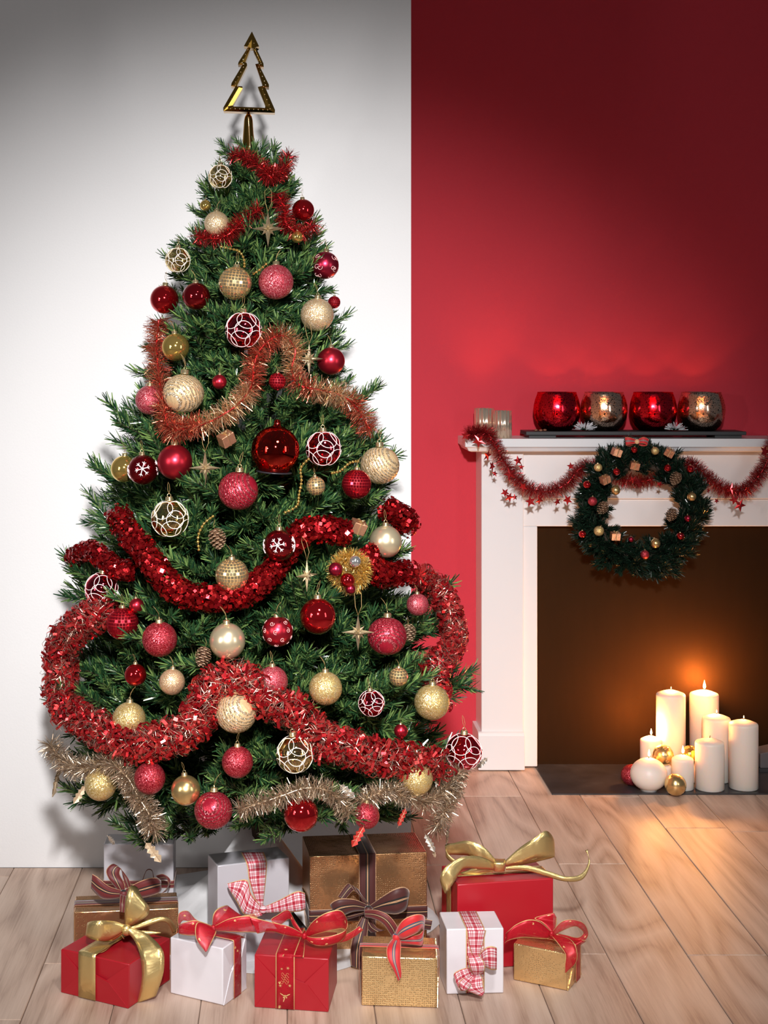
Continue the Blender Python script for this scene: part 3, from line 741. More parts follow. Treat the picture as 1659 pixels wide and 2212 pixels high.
def garland(label, paths, rr, dens, mats, style='fine', group=None, world_paths=None, name='tinsel_garland', core='tin_red', wd=.0006, spread=None):
    pp = world_paths or [[surf(x, y, k) for x, y, k in cr(p)] for p in paths]
    t = thing(name, label, 'garland', pp[0][0], group=group)
    for path in pp:
        mb = MB(); mb.tube(path, .0022, 5); put('cord', mb, M[core], t)
        if style == 'fine':
            if len(mats) == 1: segs = [(0, 1, mats[0])]
            else: segs = mats
            for s0, s1, mt in segs:
                i0, i1 = int(s0*(len(path)-1)), int(s1*(len(path)-1)); mb = MB()
                if i1 - i0 < 1: continue
                fringe(mb, path[i0:i1+1], rr, dens, wd); put('fringe', mb, M[mt], t, False, kind='stuff')
        elif style == 'flake':
            mb = MB(); n = int(plen(path)*dens)
            for i in range(n):
                p, d = along(path, (i+R())/n); a = d.orthogonal().normalized(); b = d.cross(a); az = R()*2*PI
                rd = (a*math.cos(az)+b*math.sin(az)+d*U(-.35,.35)).normalized(); c = p + rd*rr*math.sqrt(U(.25, 1)); u = Vector((U(-1,1),U(-1,1),U(-1,1))).normalized(); v = u.cross(rd).normalized(); s = U(.0028, .0046)
                u = (v.cross(rd + Vector((U(-.8,.8),U(-.8,.8),U(-.8,.8))))).normalized()
                mb.add([c-u*s-v*s, c+u*s-v*s, c+u*s+v*s, c-u*s+v*s], [(0,1,2,3)])
                if i % 2 == 0: mb.add([p-v*.0007, p+v*.0007, c+v*.0012, c-v*.0012], [(0,1,2,3)])
            put('foil_squares', mb, M[mats[0]], t, False, kind='stuff')
        elif style == 'curl':
            mf, mw = MB(), MB(); n = int(plen(path)*dens)
            for i in range(n):
                p, d = along(path, (i+R())/n); a = d.orthogonal().normalized(); b = d.cross(a); az = R()*2*PI
                rd = (a*math.cos(az)+b*math.sin(az)+d*U(-.5,.5)).normalized(); sd = rd.cross(Vector((U(-1,1),U(-1,1),U(-1,1)))).normalized()
                if i % 5 in (0, 2):      # a bent strip of film
                    l = rr*U(.7,1.05); wv = sd*U(.0022,.0036); bend = rd.cross(sd)*l*U(.3,.55); pts = [p + rd*l*math.sin(q*1.5) + bend*(1-math.cos(q*1.9)) for q in (.0,.45,.8,1.15,1.5)]
                    mf.add([x for q in pts for x in (q-wv, q+wv)], [(2*j,2*j+1,2*j+3,2*j+2) for j in range(4)])
                else:               # a curled wire
                    l = rr*U(.8,1.25); cc = p + rd*l*.62; cr_ = l*U(.3,.42); e2 = rd; e3 = sd.cross(rd).normalized()*(1 if R() < .5 else -1); wv = sd*.00035
                    pts = [p] + [cc - e2*cr_*math.cos(q) + e3*cr_*math.sin(q) for q in (.2,.9,1.6,2.3,3.0,3.8)]
                    mw.add([x for q in pts for x in (q-wv, q+wv)], [(2*j,2*j+1,2*j+3,2*j+2) for j in range(6)])
            put('film_curls', mf, M[mats[0]], t, False, kind='stuff'); put('wire_curls', mw, M[mats[1]], t, False, kind='stuff')
    return t
g = 1.0
garland('short red tinsel garland draped round the very top of the tree', [[(503,332,1.0),(541,345,1.05),(571,368,1.08),(586,381,1.08),(612,366,1.05),(626,334,1.0)]], .026, 5200, ['tin_red'])
garland('red tinsel garland high on the tree around the topmost gold star', [[(600,418,.92),(614,450,.98),(618,482,1.0),(646,503,1.0),(682,486,1.0)], [(562,452,.85),(522,478,.92),(503,500,.95),(468,516,.95),(424,508,.95)]], .026, 4200, ['tin_red'])
garland('copper red tinsel garland zigzagging across the upper half of the tree',
        [[(343,690,1.0),(338,745,1.0),(342,800,1.0),(352,870,1.0),(366,925,1.02),(400,926,1.02),(455,910,1.02),(512,875,1.02),(541,838,1.0),(548,795,1.0),(558,762,1.0),(584,733,1.0),(617,727,1.0),(638,758,1.0),(630,800,.98),(648,832,1.0),(692,843,1.02),(745,858,1.02),(775,888,1.0),(800,930,1.0)]],
        .034, 5600, [(0,.30,'tin_copper'),(.30,.42,'tin_gold'),(.42,.62,'tin_copper'),(.62,.76,'tin_gold'),(.76,.83,'tin_copper'),(.83,.90,'tin_gold'),(.90,1,'tin_copper')])
garland('dark red square foil garland sweeping down across the left middle of the tree',
        [[(254,1112,1.02),(283,1158,1.02),(320,1201,1.02),(346,1239,1.02),(384,1276,1.0),(442,1292,1.0),(500,1290,.97),(545,1272,.95),(587,1234,.9),(622,1185,.85),(645,1155,.9),(697,1143,.97),(750,1152,1.0)],
         [(785,1190,.95),(822,1240,1.0),(880,1236,1.0)], [(836,1098,.97),(866,1116,1.0),(884,1134,1.0)]], .031, 9000, ['tin_flake'], 'flake', core='tin_flake')
garland('short dark red foil garland end at the left edge above a ringed ball', [[(160,1203,1.0),(194,1188,1.0),(225,1207,1.0),(254,1229,1.0),(280,1232,.98)]], .024, 9000, ['tin_flake'], 'flake', core='tin_flake')
garland('curly red film and gold wire garland on the right edge of the tree',
        [[(905,1243,1.0),(938,1266,1.0),(962,1300,1.0),(978,1346,1.0),(982,1380,1.0),(966,1412,.98),(942,1440,.96),(942,1480,.96),(952,1520,.95)]], .030, 6600, ['tin_film','tin_wire'], 'curl')
garland('long curly red film and gold wire garland swinging across the lower tree',
        [[(234,1322,.96),(198,1332,1.0),(163,1358,1.0),(138,1390,1.0),(130,1436,1.0),(132,1482,1.0),(142,1528,1.0),(185,1558,1.0),(228,1584,1.02),(282,1606,1.02),(342,1600,1.02),(398,1582,1.02),(433,1539,1.02),(452,1488,1.0),(498,1464,1.0),(547,1480,1.0),(580,1512,1.0),(641,1539,1.0),(690,1595,1.0),(742,1610,1.0),(804,1633,1.0),(869,1643,1.0),(951,1650,1.0)]],
        .038, 6800, ['tin_film','tin_wire'], 'curl')
garland('champagne tinsel garland hanging in a loop at the lower left of the tree',
        [[(108,1608,1.0),(143,1650,1.0),(189,1660,1.0),(236,1648,1.0),(275,1680,1.02),(297,1718,1.02),(322,1760,1.02),(335,1798,1.02)]], .031, 6600, ['tin_champ'], core='tin_champ')
garland('champagne tinsel garland along the bottom right of the tree',
        [[(515,1750,1.0),(562,1735,1.02),(609,1719,1.02),(658,1703,1.02),(700,1706,1.02),(735,1730,1.0),(755,1760,1.0)],
         [(775,1735,.97),(800,1722,1.0),(840,1706,1.0),(880,1724,1.0),(925,1730,1.0),(968,1700,1.0),(1000,1655,1.0)], [(985,1690,1.0),(968,1735,1.0),(942,1788,1.02)]], .028, 5600, ['tin_champ'], core='tin_champ')
# small gold bead chains
mbead = MB(); mbead.sphere(r=.0034, seg=10, rings=7); bead_me = mbead.mesh('bead', M['shiny_gold'])
for label, path in (('gold bead chain above the upper gold disco ball', [(475,532,1.0),(500,538,1.0),(517,543,1.0),(527,560,1.0),(528,578,1.0)]),
                    ('gold bead chain between the gold disco ball and rose glitter ball', [(546,592,1.02),(560,583,1.02),(577,568,1.02)]),
                    ('gold bead chain hanging right of the large dark red striped ball', [(668,990,1.0),(650,1010,1.02),(651,1038,1.02),(646,1068,1.02),(641,1093,1.02),(614,1108,1.02)]),
                    ('gold bead chain below the right clear red ringed ball', [(716,1022,1.02),(735,1017,1.02),(755,1000,1.02),(775,996,1.02)]),
                    ('gold bead chain above the middle pine cone', [(430,1190,1.0),(428,1160,1.0),(440,1132,1.02),(462,1114,1.02)])):
    path = [surf(x, y, k) for x, y, k in cr(path)]; t = thing('bead_chain', label, 'bead chain', path[0], group='gold bead chains on the tree')
    mb = MB(); mb.tube(path, .0006, 4); put('cord', mb, M['thread'], t)
    n = int(plen(path)/.0078)
    for i in range(n): link('bead', bead_me, t, Matrix.Translation(along(path, (i+.5)/n)[0] - path[0]))

# ------------------------------------------------------------------ stars, cones, leaves, small parcels
def star_mesh():
    mb = MB()
    def spike(d, L, wd=.17):
        d = Vector(d).normalized(); a = d.orthogonal().normalized(); b = d.cross(a); base = d*.10
        if abs(d.y) < .5: a = Vector((0,1,0)); b = d.cross(a).normalized()
        mb.add([base+a*wd, base+b*wd, base-a*wd, base-b*wd, d*L], [(0,1,4),(1,2,4),(2,3,4),(3,0,4)])
    spike((0,0,1), 1.05); spike((0,0,-1), 1.1); spike((1,0,0), .98); spike((-1,0,0), .98)
    for a in (PI/4, 3*PI/4, 5*PI/4, 7*PI/4): spike((math.cos(a), 0, math.sin(a)), .52, .13)
    for s in (-1, 1):
        spike((0, s, 0), .5)
        for a in (0, PI/2, PI, 3*PI/2): spike((math.cos(a), s, math.sin(a)), .48, .12)
    mb.sphere(r=.2, seg=12, rings=8); return mb.mesh('star', M['glit_star'], False)
STM = star_mesh()
stl = MB(); stl.tube([(0,0,1.0),(-.16,0,1.5),(-.2,.3,2.2),(0,.5,2.5),(.2,.3,2.2),(.2,0,1.5),(0,0,1.0)], .016, 4); STL = stl.mesh('thread', M['thread'])
for px, py, r, rz, label in ((579,494,37,0,'gold glitter star near the top of the tree'), (668,775,33,.35,'gold glitter star touching the right satin red ball'),
        (443,1011,36,0,'gold glitter star right of the bright red ball on the left'), (663,1243,33,.7,'gold glitter star below the middle snowflake ball'), (773.5,1366,37,0,'gold glitter star left of the large red striped ball')):
    p = surf(px, py, 1.03); t = thing('star_ornament', label, 'star', p, rz, 'gold stars on the tree', scale=r*p.y/F); link('star', STM, t); link('thread', STL, t)
def cone_meshes(n=58):
    sc, tp = MB(), MB()
    for i in range(n):
        f = (i+.5)/n; z = 1 - 2*f; a = i*2.39996; rr = .30 + .62*math.sin(PI*min(1, (f*.95+.08)))**.8; el = .55 - .9*f
        d = Vector((math.cos(a), math.sin(a), 0)); s = Vector((-d.y, d.x, 0)); up = Vector((0,0,1))
        b0 = d*rr*.25 + up*(z*1.05); o = d*rr + up*(z*1.05 - .16 + .1*el); wd = .17 + .06*math.sin(PI*f)
        sc.add([b0-s*.05, b0+s*.05, o+s*wd, o-s*wd, b0-s*.05-up*.06, b0+s*.05-up*.06, o+s*wd*.8-up*.09, o-s*wd*.8-up*.09], [(0,1,2,3),(7,6,5,4),(3,2,6,7),(1,5,6,2),(0,3,7,4)])
        q = o + d*.05; tp.add([o-s*wd+up*.01, o+s*wd+up*.01, q+s*wd*.6, q-s*wd*.6, o-s*wd*.9-up*.07, o+s*wd*.9-up*.07], [(0,3,2,1),(3,4,5,2)])
    sc.lathe([(0,-1.05),(.3,-.7),(.36,0),(.25,.8),(0,1.05)], 10)
    return sc.mesh('scales', M['cone_brown'], False), tp.mesh('scale_tips', M['cone_tip'], False)
CSC, CTP = cone_meshes()
cth = MB(); cth.tube([(0,0,1.0),(-.12,0,1.5),(0,.3,2.0),(.12,0,1.5),(0,0,1.0)], .02, 4); CTH = cth.mesh('thread', M['thread'])
def pinecone(loc, r, label, group, rot, thread=True):
    t = thing('pine_cone', label, 'pine cone', loc, group=group, rot=Euler(rot), scale=r)
    a = link('scales', CSC, t); b = link('scale_tips', CTP, t); a['kind'] = b['kind'] = 'stuff'
    if thread: link('thread', CTH, t)
for px, py, r, label in ((469,1161,20,'brown pine cone above the pale gold disco ball'), (439,1416,19,'brown pine cone below left of the pearly champagne ball'), (884,1364,16,'pale pine cone behind the large red striped ball')):
    p = surf(px, py, 1.0); pinecone(p, r*p.y/F, label, 'pine cones on the tree', (PI + .25, .15, U(0, 6)) if False else (.25, .15, U(0, 6)))
def leaf_outline(teeth=3, w=.42):
    pts = [(0, -1.0)]
    for s in (1, -1):
        side = []
        for i in range(teeth + 1):
            t0 = -.75 + 1.6*i/(teeth+.6); side += [(s*(w*(1-abs(t0)**2*.45)), t0), (s*w*.55*(1-abs(t0+.26)**2*.4), t0+.27)]
        pts = pts + side + [(0, 1.05)] if s == 1 else pts + list(reversed(side))
    return pts
def leaf_mesh(mat):
    mb = MB(); o = leaf_outline()
    n = len(o); top = [Vector((x, -.16*abs(x) + .02*math.sin(9*y) - .05*y*y, y)) for x, y in o]
    mid = [Vector((0, 0, y)) for x, y in o]
    for th in (0.0, .02):
        k = len(mb.v); mb.v += [p + Vector((0, th, 0)) for p in top] + [p + Vector((0, th, 0)) for p in mid]
        mb.f += [(k+i, k+(i+1) % n, k+n+(i+1) % n, k+n+i) for i in range(n)]
    return mb.mesh('blade', mat, False)
LM = {k: leaf_mesh(M['leaf_'+k]) for k in ('gold', 'red', 'silver')}
vn = MB(); vn.tube([(0,-.03,-1.25),(0,-.035,0),(0,-.08,.95)], .02, 4)
for s in (-1, 1):
    for z in (-.5, -.1, .3): vn.tube([(0,-.03,z), (s*.25,-.08,z+.25)], .014, 4)
VNM = vn.mesh('vein', M['leaf_gold'])
for px, py, r, roll, yaw, col, label in ((331,1841,27,2.5,.2,'gold','pale gold holly leaf hanging in front of the shaded grey white parcel at left'), (172,1716,22,-2.5,.4,'gold','pale gold holly leaf under the left champagne tinsel'),
        (120,1690,30,-2.62,1.25,'gold','narrow edge-on gold leaf at the lower left edge of the tree'), (773,1807,24,-2.6,.1,'red','red holly leaf on top of the shaded gold present'),
        (750,1709,22,2.3,.3,'silver','silver holly leaf on the bottom champagne tinsel'), (929,1821,20,2.6,-.4,'silver','silver holly leaf hanging at the bottom right tinsel end'),
        (966,1803,20,-2.9,1.0,'silver','dark edge-on holly leaf hanging right of the bottom tinsel end'), (1042,1648,16,-2.4,-.5,'silver','silver leaf behind the lowest right ringed ball'),
        (868,1765,20,.5,.5,'red','red feather shaped leaf between the bottom branches at right'), (937,1842,11,2.8,.5,'gold','tiny gold leaf tip above the shaded gold present corner'),(240,1815,15,2.4,.9,'silver','dark silver leaf above the shaded grey white parcel at left')):
    p = surf(px, min(py, 1800), 1.0 if py < 1790 else 1.02); p = P(px, py, p.y)
    t = thing('holly_leaf', label, 'leaf', p, group='foil leaves on the tree', rot=Euler((0, roll, yaw)), scale=r*p.y/F); link('blade', LM[col], t); link('vein', VNM, t)
def parcel(px, py, r, p, rot, label, group, name='gift_ornament'):
    t = thing(name, label, 'ornament', p, group=group, rot=Euler(rot), scale=r*p.y/F)
    mb = MB(); mb.box((-.75,-.6,-.62), (.75,.6,.62)); put('box', mb, M['foil_copper'], t, False, .06, world=False)
    mb = MB(); mb.box((-.06,-.63,-.65), (.06,.63,.65)); put('ribbon', mb, M['cap'], t, False, world=False)
    mb = MB()
    for s in (-1, 1): mb.tube([(0,0,.65),(s*.25,-.1,.95),(s*.45,0,.85),(s*.2,.05,.68),(0,0,.65)], .035, 4)
    mb.tube([(0,0,.65),(.3,-.35,.7),(.35,-.6,.6)], .03, 4); put('bow', mb, M['cap'], t, world=False)
for px, py, r, rot, label in ((489,948,21,(.3,-.5,.5),'copper foil parcel ornament under the upper tinsel'), (773,1138,21,(.4,.3,.4),'copper foil parcel ornament above the small gold tinsel wreath')):
    parcel(px, py, r, surf(px, py, 1.03), rot, label, 'copper parcels on the tree')
# small gold tinsel wreath with balls
p = surf(755, 1233, 1.0); s = p.y / F
t = thing('tinsel_wreath', 'small gold tinsel wreath ornament with red balls right of the tree middle', 'ornament', p)
ring = [p + Vector((math.cos(a)*26*s, -.004, math.sin(a)*28*s)) for a in [2*PI*i/24 for i in range(25)]]
mb = MB(); fringe(mb, ring, 26*s, 15000, .0006); put('fringe', mb, M['bright_gold_tinsel'], t, False, kind='stuff')
mb = MB(); mb.tube(ring, .002, 5); put('ring', mb, M['cap'], t)
for x, y, r, mt in ((725,1230,15,'satin_wine'),(750.6,1254,16,'shiny_red'),(767,1213,13,'silver'),(757,1272,11,'satin_wine')):
    mb = MB(); mb.sphere(P(x, y, p.y - .028), r*s, 20, 14); put('ball', mb, M[mt], t)
def fstrip(rows, Y, mat, t, name): pass
# ------------------------------------------------------------------ tree topper
def tp(x, y): return (300 + x/3.318, 40 + y/3.318)
D = TY - .012; MX = axis_x(1.9)
outer = [(810,92),(862,200),(838,204),(893,322),(895,348),(866,342),(932,474),(932,494),(905,492),(976,655),(974,676),(606,664),(604,640),(690,490),(660,484),(664,462),(742,332),(710,330),(714,312),(782,204),(752,198)]
inner = [(808,212),(820,214),(822,240),(856,310),(858,322),(834,326),(882,462),(886,482),(852,490),(906,626),(904,640),(676,630),(672,622),(744,500),(742,486),(702,486),(776,336),(774,320),(764,314),(800,214),(802,212)]
O = [P(*tp(x, y), D) for x, y in outer]; I = [P(*tp(x, y), D) for x, y in inner]; n = len(O)
top = thing('tree_topper', 'shiny gold tree shaped topper with open middle, above the tip of the tree', 'tree topper', P(*tp(785, 945), D))
mb = MB(); th = Vector((0, .030, 0)); b = Vector((0,0,0))
RD = [(a + c)/2 + Vector((0, -.0045, 0)) for a, c in zip(O, I)]
mb.v = O + I + [p + th for p in O] + [p + th for p in I] + RD
for i in range(n):
    j = (i+1) % n; mb.f += [(i, j, 4*n+j, 4*n+i), (4*n+i, 4*n+j, n+j, n+i), (2*n+j, 2*n+i, 3*n+i, 3*n+j), (i, 2*n+i, 2*n+j, j), (n+j, 3*n+j, 3*n+i, n+i)]
fr = put('frame', mb, M['topper'], top, False, .0025)
mb = MB(); T3 = [P(*tp(*q), D) for q in ((810,122),(836,186),(784,186))]; T4 = [P(*tp(*q), D - .0004) for q in ((810,92),(862,200),(752,198))]
mb.v = T4 + T3 + [p + th*.98 for p in T4] + [p + th*.98 for p in T3]
for i in range(3): j = (i+1) % 3; mb.f += [(i, j, 3+j, 3+i), (6+j, 6+i, 9+i, 9+j), (i, 6+i, 6+j, j), (3+j, 9+j, 9+i, 3+i)]
put('tip_frame', mb, M['topper'], top, False, .0015)
mb = MB()
for i in range(n):
    j = (i+1) % n; a, c = RD[i], RD[j]; m = max(1, int((c-a).length/.011))
    for k in range(m): mb.sphere(a.lerp(c, (k+.5)/m) + Vector((0, -.0002, 0)), .0013, 8, 5)
put('studs', mb, M['glit_champ'], top, kind='stuff')
mb = MB(); c = P(*tp(785, 955), D + .015); zt = P(*tp(790, 688), D).z - c.z
mb.lathe([(.0165,0),(.0165,.006),(.0150,.012),(.0105,zt-.012),(.0085,zt-.003),(.003,zt+.006),(0,zt+.006)], 20, c); put('stem', mb, M['topper'], top)
mb = MB(); mb.tube([c + Vector((.0148-.005*t + .0*t, -.004-.002*math.sin(5*t), zt*t)) - Vector((.010,.011-.003*t,0)) for t in [i/16 for i in range(1, 16)]], .0014, 5); put('glitter_line', mb, M['glit_champ'], top)

# ------------------------------------------------------------------ presents
def band_mesh(path, wv, nrm_off=0, mat=None):
    """ribbon along a path; wv = half-width vectors; gives a strip with a real (thin) thickness and uv"""
    m = MB(); m.uv = []; L = 0; W = 2 * wv[0].length
    nx = 4
    for i, p in enumerate(path):
        if i: L += (p - path[i-1]).length
        for k in range(nx + 1):
            f = k / nx; m.v.append(p + wv[i] * (2*f - 1)); m.uv.append((f, L / W))
    for i in range(len(path) - 1):
        for k in range(nx): a = i*(nx+1)+k; m.f.append((a, a+1, a+nx+2, a+nx+1))
    return m
def ribbon(name, m, material, parent, th=.0005):
    o = put(name, m, material, parent)
    s = o.modifiers.new('thickness', 'SOLIDIFY'); s.thickness = th; s.offset = 0; return o
class Gift:
    def __init__(s, label, A, B, dep, h, mat, group, bulge=.0, wid=None, name='present'):
        A, B = FL(*A), FL(*B); s.A = A; u = B - A; u.z = 0; s.w = wid or u.length; s.u = u.normalized(); s.v = Vector((-s.u.y, s.u.x, 0)); s.d = dep; s.h = h
        c = A + s.u*s.w/2 + s.v*dep/2; s.rz = math.atan2(s.u.y, s.u.x)
        s.t = thing(name, label, 'present', c, s.rz, group)
        mb = MB(); nx, ny, nz = 8, 6, 6; V = {}
        def vert(i, j, k):
            if (i, j, k) not in V:
                a, b_, c_ = i/nx, j/ny, k/nz
                e = Vector((math.sin(PI*b_)*math.sin(PI*c_)*(1 if i == nx else -1 if i == 0 else 0), math.sin(PI*a)*math.sin(PI*c_)*(1 if j == ny else -1 if j == 0 else 0), math.sin(PI*a)*math.sin(PI*b_)*(1 if k == nz else 0)))
                q = s.pt(a, b_, c_) - (s.u*e.x + s.v*e.y + Vector((0,0,e.z)))*bulge*(.7 + .6*R())
                V[(i, j, k)] = len(mb.v); mb.v.append(q)
            return V[(i, j, k)]
        for i in range(nx):
            for k in range(nz): mb.f.append((vert(i,0,k), vert(i+1,0,k), vert(i+1,0,k+1), vert(i,0,k+1))); mb.f.append((vert(i+1,ny,k), vert(i,ny,k), vert(i,ny,k+1), vert(i+1,ny,k+1)))
            for j in range(ny): mb.f.append((vert(i,j,nz), vert(i+1,j,nz), vert(i+1,j+1,nz), vert(i,j+1,nz))); mb.f.append((vert(i,j+1,0), vert(i+1,j+1,0), vert(i+1,j,0), vert(i,j,0)))
        for j in range(ny):
            for k in range(nz): mb.f.append((vert(0,j+1,k), vert(0,j,k), vert(0,j,k+1), vert(0,j+1,k+1))); mb.f.append((vert(nx,j,k), vert(nx,j+1,k), vert(nx,j+1,k+1), vert(nx,j,k+1)))
        s.mat = mat
        s.body = put('wrapped_box', mb, M[mat], s.t, True, .0022, 2); s.body.modifiers['bevel'].angle_limit = math.radians(50); shade_flat_edges(s.body, 50)
    def pt(s, a, b, c): return s.A + s.u*a*s.w + s.v*b*s.d + Vector((0, 0, c*s.h + .0006))
    def P3(s, x, y, z): return s.A + s.u*x + s.v*y + Vector((0, 0, z + .0006))
    def band(s, kind, pos, wd, mat, name='ribbon_band', off=.0014, half=False):
        w_, d, h, o = s.w, s.d, s.h, off; r = .003
        if kind == 'u':   # round front, top and back
            q = [(pos, -o, .002), (pos, -o, h*.5), (pos, -o, h-r), (pos, -o+r*.3, h+o-r*.3), (pos, r, h+o), (pos, d*.5, h+o), (pos, d-r, h+o), (pos, d+o, h-r), (pos, d+o, .002)]; wv = s.u
        elif kind == 'v': # round left, top and right
            q = [(-o, pos, .002), (-o, pos, h*.5), (-o, pos, h-r), (-o+r*.3, pos, h+o-r*.3), (r, pos, h+o), (w_*.5, pos, h+o), (w_-r, pos, h+o), (w_+o-r*.3, pos, h+o-r*.3), (w_+o, pos, h-r), (w_+o, pos, h*.5), (w_+o, pos, .002)]; wv = s.v
        else:             # level, round the sides
            q = [(-o, d*.5, pos), (-o, r, pos), (-o+r*.3, -o+r*.3, pos), (r, -o, pos), (w_*.5, -o, pos), (w_-r, -o, pos), (w_+o-r*.3, -o+r*.3, pos), (w_+o, r, pos), (w_+o, d-r, pos), (w_-r, d+o, pos), (r, d+o, pos), (-o, d-r, pos), (-o, d*.5, pos)]; wv = Vector((0,0,1))
        path = [s.P3(*p) for p in q]; m = band_mesh(path, [wv*wd/2]*len(path)); return ribbon(name, m, M[mat], s.t)
    def hit(s, px, py, off=.003):
        o = Vector((0, 0, H)); dr = P(px, py, 1.0) - o; best = None
        A = s.A; lo = [-off, -off, 0]; hi = [s.w+off, s.d+off, s.h+off]; q = o - A; oo = (q.dot(s.u), q.dot(s.v), q.z); dd = (dr.dot(s.u), dr.dot(s.v), dr.z); t0, t1 = 0, 1e9
        for a, b_, l, h_ in zip(oo, dd, lo, hi):
            if abs(b_) < 1e-9: continue
            x, y = (l-a)/b_, (h_-a)/b_
            if x > y: x, y = y, x
            t0, t1 = max(t0, x), min(t1, y)
        if t0 > t1: return None
        return o + dr * t0
    def strip(s, rows, mat, name, T, D=0, n=8, off=.003):
        """rows: (x1,y1,x2,y2,depth or None); None lies on the box"""
        out = []
        for r in cr([tuple(x if x is not None else 0 for x in r) for r in rows], n):
            out.append(r)
        use = [(None if rows[min(int(i/n), len(rows)-1)][4] is None or rows[min(int(i/n)+1, len(rows)-1)][4] is None else 1) for i in range(len(out))]
        m = MB(); m.uv = []; L = 0; prev = None; nx = 4; W = None; lastY = next(r[4] for r in rows if r[4] is not None)
        for i, r in enumerate(out):
            e = []
            for (x, y) in ((r[0], r[1]), (r[2], r[3])):
                X, Y = T(x, y); p = s.hit(X, Y, off) if use[i] is None else None
                e.append(p if p else P(X, Y, D + r[4] if use[i] else lastY)); lastY = e[-1].y
            a, b_ = e; c = (a + b_)/2
            if prev is not None: L += (c - prev).length
            prev = c; W = W or .035
            for k in range(nx+1):
                f = k/nx; q = a.lerp(b_, f); q = q + Vector((0, -.0018*math.sin(PI*f), 0)) if use[i] else q
                m.v.append(q); m.uv.append((f, L/W))
        for i in range(len(out)-1):
            for k in range(nx): a = i*(nx+1)+k; m.f.append((a, a+1, a+nx+2, a+nx+1))
        return ribbon(name, m, M[mat], s.t)
    def knot(s, x, y, rx, rz_, D, mat, T):
        X, Y = T(x, y); mb = MB(); mb.sphere((0,0,0), 1, 14, 10, fn=lambda d: 1 + .10*math.sin(7*math.atan2(d.y, d.x) + 3*d.z)); c = P(X, Y, D); k = D/F
        mb.v = [c + Vector((p.x*rx*k, p.y*rx*k*.8, p.z*rz_*k)) for p in mb.v]; mb.uv = [(.3 + .3*(p.z - c.z)/(rz_*k + 1e-6)*.4, i*.01) for i, p in enumerate(mb.v)]
        return put('knot', mb, M[mat], s.t)
    def folds(s, face='front'):
        def q(a, c, off): return s.P3(a*s.w, -off, c*s.h) if face == 'front' else s.P3(s.w + off, a*s.d, c*s.h)
        n = -s.v if face == 'front' else s.u
        for poly, off, th in (([(.002,.985),(.002,.01),(.30,.40),(.34,.50)], .0012, .001), ([(.998,.985),(.66,.50),(.70,.40),(.998,.01)], .0012, .001), ([(.004,.006),(.996,.006),(.72,.50),(.5,.60),(.28,.50)], .0024, .001)):
            pts = [q(a, c, 0) for a, c in poly]; mb = MB(); outp = [p + n*off + n*th*(1 if 0 else .0) for p in pts]
            # flap lifts slightly along its free edge
            outp = [p + n*(.0024 if .1 < a < .9 else 0) for p, (a, c) in zip(outp, poly)]
            m = len(pts); mb.v = pts + outp; mb.f = [tuple(range(m, 2*m))] + [(i, (i+1) % m, m+(i+1) % m, m+i) for i in range(m)]
            f = put('fold', mb, M[s.mat], s.t, False)
T1 = lambda x, y: (100 + x/2.9625, 1760 + y/2.9625)
T2 = lambda x, y: (520 + x/3.770, 1760 + y/3.770)
T3_ = lambda x, y: (900 + x/3.318, 1760 + y/3.318)
GB, GF = 'presents in the back row under the tree', 'presents in the front row under the tree'
# G1 red, gold ribbon (front, far left)
g1 = Gift('red present with wide gold ribbon, leftmost of the front row', (132.5,2143), (279,2179), .16, .0925, 'paper_red', GF, .002); g1.folds()
g1.band('u', g1.w*.41, .044, 'r_gold', off=.0065)
g1.strip([(480,765,500,795,3.185),(400,800,445,815,3.2),(300,850,380,870,None),(222,884,345,884,None)], 'r_gold', 'ribbon_tail', T1, 0)
g1.strip([(505,740,540,720,3.16),(560,800,650,765,3.15),(598,890,742,860,3.12),(612,1000,755,960,3.11),(606,1090,740,1050,3.11),(580,1205,700,1160,3.13)], 'r_gold', 'ribbon_tail', T1)
g1.strip([(508,705,492,748,3.17),(430,680,412,800,3.16),(345,676,335,806,3.14),(285,682,262,782,3.15),(262,700,254,770,3.17),(300,735,285,795,3.19),(400,740,405,812,3.19),(495,742,488,762,3.18)], 'r_gold', 'bow_loop', T1)
g1.strip([(503,705,532,712,3.18),(503,600,592,685,3.17),(512,520,650,640,3.17),(540,455,662,590,3.18),(590,480,640,600,3.20),(560,600,600,680,3.21),(515,700,540,720,3.20)], 'r_gold', 'bow_loop', T1)
g1.strip([(535,715,545,748,3.19),(620,680,650,712,3.20),(720,652,735,685,3.21),(790,665,780,700,3.22),(838,740,810,760,3.24)], 'r_gold', 'ribbon_tail', T1)
g1.strip([(540,740,550,765,3.18),(630,742,620,778,3.19),(735,751,735,757,3.20)], 'r_gold', 'ribbon_tail', T1)
g1.knot(514, 738, 11, 12, 3.165, 'r_gold', T1)
